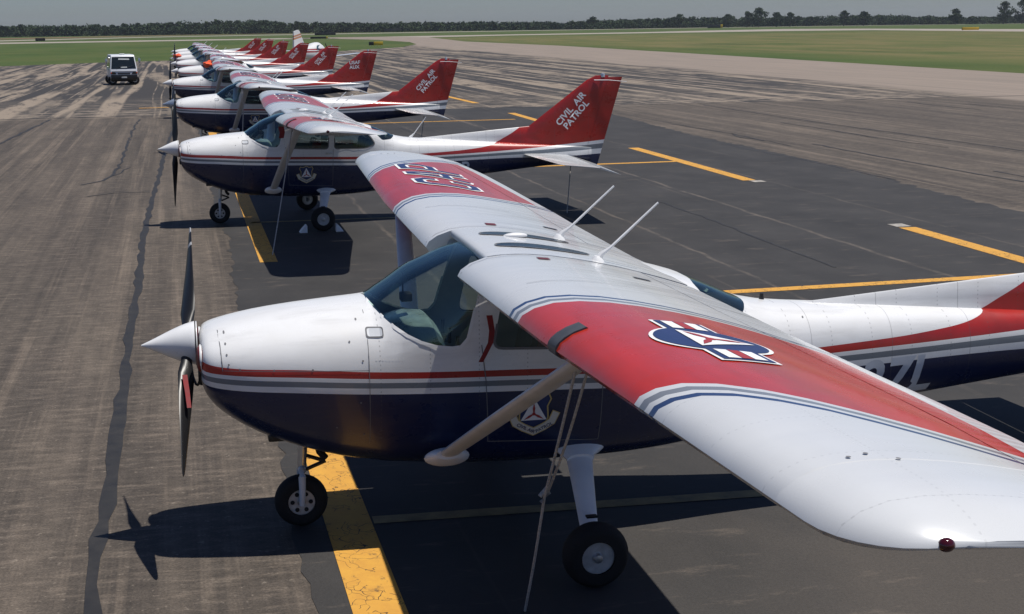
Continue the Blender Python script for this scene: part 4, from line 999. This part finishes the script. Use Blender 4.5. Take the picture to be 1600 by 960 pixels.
# ------------------------------------------------------------------ service van
M['van'] = plain('white_van_paint', (.66, .68, .72), .35, coat=.3, var=.04, scale=2)
M['vglass'] = plain('van_glass', (.012, .016, .017), .06, coat=.5, var=.1)
M['paper'] = plain('paper_sheet', (.55, .57, .57), .8, var=.1)
def make_van(loc, rz):
    V = empty('service_van', loc, rz)
    # front faces -y, x across; half width .84
    prof = [(-1.0, .42), (-1.06, .50), (-1.06, .86), (-1.0, 1.02), (-.74, 1.78), (-.66, 1.86), (-.5, 1.90), (2.1, 1.90), (2.28, 1.82), (2.34, 1.0), (2.34, .42)]
    b = bmesh.new(); rings = []
    for xx, k in ((-.84, .0), (-.83, .0), (-.80, 0), (0, 0), (.80, 0), (.83, 0), (.84, 0)):
        tap = lambda z: (1-.13*max(0, (z-1.0)/.9))
        ins = .03 if abs(xx) > .835 else (.012 if abs(xx) > .82 else 0)
        rings.append([(xx*tap(z), y+(ins if y < 0 else -ins), z-(ins if z > 1.5 else 0)) for y, z in prof])
    obj('van_body', loft(rings, bm=b), 'van', V, angle=30)
    fz = lambda z: -1.0+(z-1.02)/.76*.26
    b = bmesh.new()
    for zz in ((1.08, 1.74),): b.faces.new([b.verts.new((x, fz(z)-.012, z)) for x, z in ((-.78, 1.03), (.78, 1.03), (.69, 1.775), (-.69, 1.775))])
    obj('van_windshield', b, 'vglass', V)
    b = bmesh.new(); b.faces.new([b.verts.new((x, fz(z)-.018, z)) for x, z in ((-.18, 1.10), (.22, 1.10), (.22, 1.155), (-.18, 1.155))]); obj('dashboard_paper', b, 'paper', V)
    b = bmesh.new(); b.faces.new([b.verts.new((x, fz(z)-.018, z)) for x, z in ((-.30, 1.60), (.40, 1.58), (.38, 1.66), (-.28, 1.68))]); obj('visor_banner', b, 'paper', V)  # blank white banner across the top of the windshield
    b = bmesh.new(); box(b, -.83, .83, -1.13, -.98, .33, .66, .04); obj('bumper', b, 'black', V)
    b = bmesh.new(); box(b, -.40, .40, -1.085, -1.04, .69, .80, .015); obj('grille', b, 'cuff', V)
    for s in (-1, 1):
        b = bmesh.new(); loft([[(s*.46, yy, .70), (s*.80, yy+.02, .68), (s*.80, yy+.02, .83), (s*.56, yy, .82)] for yy in (-1.085, -1.04)], bm=b); hl = obj('headlight', b, 'vglass', V)
        b = bmesh.new(); box(b, s*.80-.035, s*.80+.035, -1.075, -1.0, .72, .82, .01); obj('turn_signal', b, 'orange', hl)
        b = bmesh.new(); f = [(-.62, 1.08), (.25, 1.08), (.25, 1.70), (-.42, 1.70)]
        b.faces.new([b.verts.new((s*(.84*(1-.13*max(0, (z-1.0)/.9))+.008), y, z)) for y, z in f]); obj('side_glass', b, 'vglass', V)
        b = bmesh.new(); b.faces.new([b.verts.new((s*(.84*(1-.13*max(0, (z-1.0)/.9))+.008), y, z)) for y, z in ((.45, 1.1), (2.0, 1.1), (1.95, 1.68), (.45, 1.70))]); obj('side_glass', b, 'vglass', V)
        b = bmesh.new(); tube(b, [(s*.82, -.62, 1.15), (s*1.02, -.66, 1.18), (s*1.04, -.66, 1.75), (s*.80, -.60, 1.72)], .014, 6); mr = obj('mirror_arm', b, 'metal', V)
        b = bmesh.new(); box(b, s*1.04-.07, s*1.04+.07, -.70, -.65, 1.36, 1.66, .015); obj('mirror_head', b, 'metal', mr)
        for yy in (-.62, 1.75):
            r = wheel(V, (s*.70, yy, .30), .30, .20, s, 'van_wheel')
    b = bmesh.new(); box(b, -.16, .16, -.35, -.15, 1.90, 1.975, .03); obj('roof_beacon', b, 'paper', V)
    b = bmesh.new(); box(b, -.17, .17, -1.145, -1.125, .44, .53, .005); obj('number_plate', b, 'paper', V)
    for x0 in (-.45, .15):
        b = bmesh.new(); tube(b, [(x0, fz(1.07)-.03, 1.07), (x0+.22, fz(1.16)-.035, 1.16), (x0+.42, fz(1.22)-.03, 1.22)], .010, 6); obj('wiper', b, 'black', V)
    b = bmesh.new(); box(b, -.76, .76, -1.075, -1.02, .84, .875, .008); obj('bonnet_seam', b, 'cuff', V)
    for s in (-1, 1):
        b = bmesh.new(); box(b, s*.848-.006, s*.848+.006, .30, .315, .50, 1.02); obj('door_seam', b, 'cuff', V)
        b = bmesh.new(); box(b, s*.85-.012, s*.85+.012, .12, .26, .92, .955, .005); obj('door_handle', b, 'black', V)
        b = bmesh.new(); box(b, s*.845-.012, s*.845+.012, -.95, 2.25, .40, .50, .008); obj('sill_trim', b, 'black', V)
    b = bmesh.new(); box(b, -.78, .78, -.9, 2.2, .24, .42); obj('underbody', b, 'dark', V)
    return V
van = make_van((-4.05, 77.6, 0), math.radians(7)); tag(van, 'white service van on the apron left of the airplane row, facing the camera', 'van')

# ------------------------------------------------------------------ airfield signs
M['sign_yellow'] = plain('yellow_sign_face', (.62, .40, .02), .5, var=.1)
M['sign_dark'] = plain('dark_sign_face', (.015, .014, .013), .5, var=.1)
def sign(x, y, wd, h, yw, rz, label):
    S_ = empty('airfield_sign', (x, y, 0), rz); tag(S_, label, 'sign', 'low taxiway signs in the grass')
    b = bmesh.new(); box(b, -wd/2, -wd/2+wd*(1-yw), -.12, .12, .25, h, .02); obj('dark_panel', b, 'sign_dark', S_)
    if yw > 0:
        b = bmesh.new(); box(b, -wd/2+wd*(1-yw)+.01, wd/2, -.12, .12, .25, h, .02); obj('yellow_panel', b, 'sign_yellow', S_)
    for k in range(3):
        b = bmesh.new(); xx = -wd/2+.2+(wd-.4)*k/2; tube(b, [(xx, 0, -.02), (xx, 0, .27)], .04, 8); obj('leg', b, 'metal', S_)
    return S_
sign(34.3, 219, 2.5, .85, .66, .05, 'low black and yellow taxiway sign at the tip of the grass island')
sign(60, 520, 8.5, 1.3, 0, 0, 'dark low sign on the distant grass above the white striped fin')
sign(40.5, 366, 5.0, .8, .1, 0, 'dim reddish-dark sign low beside the white striped fin')
sign(131, 780, 10, 2.0, 0, 0, 'dark low sign on the far runway edge, middle of the picture')
sign(300, 690, 9, 2.2, .15, 0, 'dark sign where the far taxiway narrows, right of centre')
sign(234, 349, 5.5, 1.05, 1, 0, 'long yellow taxiway sign at the far right')
sign(-42, 420, 3.0, 1.2, 0, 0, 'small dark marker in the grass at the far left')

# ------------------------------------------------------------------ trees
def leaf_mat(name, c1, c2):
    t = NT(name); v = t.coord(); n = t.noise(v, .35, 4, .6); n2 = t.noise(v, 2.2, 2)
    c = t.mix(t.ramp(n, .35, .65), c1, c2); c = t.mix(1, c, t.ramp(n2, .3, .7, .7, 1.3), 'MULTIPLY')
    return t.bsdf(c, .8, spec=.15)
M['leaf'] = leaf_mat('woodland_leaves', (.020, .038, .018), (.048, .072, .028))
M['bark'] = plain('tree_bark', (.07, .055, .045), .9, var=.3, scale=2)
def leaves(name, centers, mat, parent=None, per=26, size=.9):
    """centers: array of (x,y,z,r): a clump of small leaf faces around each"""
    C = np.asarray(centers, float); n = len(C)*per
    idx = np.repeat(np.arange(len(C)), per)
    d = rng.normal(size=(n, 3)); d /= np.linalg.norm(d, axis=1)[:, None]; rr = rng.uniform(.35, 1.05, n)[:, None]*C[idx, 3:4]
    p = C[idx, :3]+d*rr*np.array([1, 1, .8])
    a = rng.normal(size=(n, 3)); a /= np.linalg.norm(a, axis=1)[:, None]; b_ = np.cross(a, rng.normal(size=(n, 3))); b_ /= np.linalg.norm(b_, axis=1)[:, None]
    s = (size*rng.uniform(.5, 1.2, n))[:, None]
    V = np.stack([p-a*s, p-b_*s*.6, p+a*s, p+b_*s*.6], 1).reshape(-1, 3)
    V[:, 2] = np.maximum(V[:, 2], .02)
    F_ = np.arange(n*4).reshape(-1, 4)
    me = bpy.data.meshes.new(name); me.from_pydata(V.tolist(), [], F_.tolist()); me.update()
    return link(name, me, mat, parent)
def clumps(cx, cy, h, wd, base=.12, n=26):
    out = []
    for _ in range(n):
        t = random.random(); z = h*(base+(1-base)*t); prof = math.sin(PI*min(1, (.18+.82*t)))**.6*(1 if t < .6 else 1-.55*(t-.6)/.4)
        a = random.uniform(0, 2*PI); r = wd/2*prof*math.sqrt(random.random())*.85; q = random.uniform(.09, .17)*wd
        out.append((cx+r*math.cos(a), cy+r*math.sin(a), min(z, h-q*.6), q))
    return out
cs = []
x = -420.0
while x < 1250:
    base_y = 800+.06*max(0, x)+18*math.sin(x*.02)
    if x < 150: base_y = 790
    for row in range(3):
        h = random.uniform(5.0, 6.3)*(1+.14*math.sin(x*.017+1)+.08*math.sin(x*.043)); wd = random.uniform(11, 19)
        if x < 60: h *= 1.12
        cs += clumps(x+random.uniform(-3, 3), base_y+row*11+random.uniform(-5, 5), h, wd, .0, 30)
    x += random.uniform(5, 8)
wood = leaves('far_woodland', cs, 'leaf', None, 15, .75)
tag(wood, 'dark green belt of far woodland along the horizon', 'woodland', kind='stuff')
def tree(x, y, h, wd, label):
    T = empty('tree', (x, y, 0)); tag(T, label, 'tree', 'taller trees standing before the far woodland')
    b = bmesh.new(); tube(b, [(0, 0, -.1), (.1, 0, h*.3), (.0, .1, h*.6), (.2, 0, h*.85)], [.32, .25, .16, .05], 8)
    for k in range(6):
        a = 2*PI*k/6+random.random(); z0 = h*random.uniform(.25, .55); L_ = wd*random.uniform(.25, .4)
        tube(b, [(0, 0, z0), (L_*.5*math.cos(a), L_*.5*math.sin(a), z0+h*.12), (L_*math.cos(a), L_*math.sin(a), z0+h*.2)], [.12, .08, .03], 6)
    obj('trunk', b, 'bark', T)
    leaves('crown', clumps(0, 0, h, wd, .16, 44), 'leaf', T, 34, .62)
TR = [(375, 795, 15.6, 13, 'tallest of the far trees, broad crown right of centre on the horizon'), (368, 797, 12.6, 9, 'slim tree touching the left side of the tallest far tree'), (383, 785, 11.4, 11, 'medium tree just right of the tallest far tree'),
      (354, 795, 10.4, 12, 'low spreading tree left of the tallest far tree'), (393, 787, 11.4, 13, 'wide tree second to the right of the tallest far tree'), (424, 775, 12.2, 9, 'narrow lone tree midway between the tallest tree and right edge'),
      (436, 772, 11.2, 11, 'round tree just right of the narrow lone tree'), (498, 768, 12.6, 11, 'bushy far tree left of the tall pair at the right edge'), (527, 760, 18.0, 14, 'left tree of the tall pair at the right edge'), (540, 760, 20.0, 13, 'right tree of the tall pair, cut by the picture edge'),
      (323, 800, 11.2, 11, 'small round tree on the horizon left of the tallest far tree'), (266, 805, 9.8, 12, 'round tree rising from the woodland near picture centre')]
for a in TR: tree(a[0], a[1], a[2]*.78, a[3], a[4])

# ------------------------------------------------------------------ haze in the summer air
b = bmesh.new(); box(b, -2450, 2450, -590, 2450, -1.0, 24); hz = obj('haze', b, None, smooth=False)
hm = NT('summer_haze'); pv = hm.n('ShaderNodeVolumePrincipled'); pv.inputs['Color'].default_value = (.80, .88, 1, 1); pv.inputs['Density'].default_value = .00010; pv.inputs['Anisotropy'].default_value = .25
hm.lk(pv.outputs[0], hm.out.inputs['Volume']); hz.data.materials.append(hm.m)
tag(hz, 'thin pale summer haze over the whole airfield', 'haze', kind='stuff')
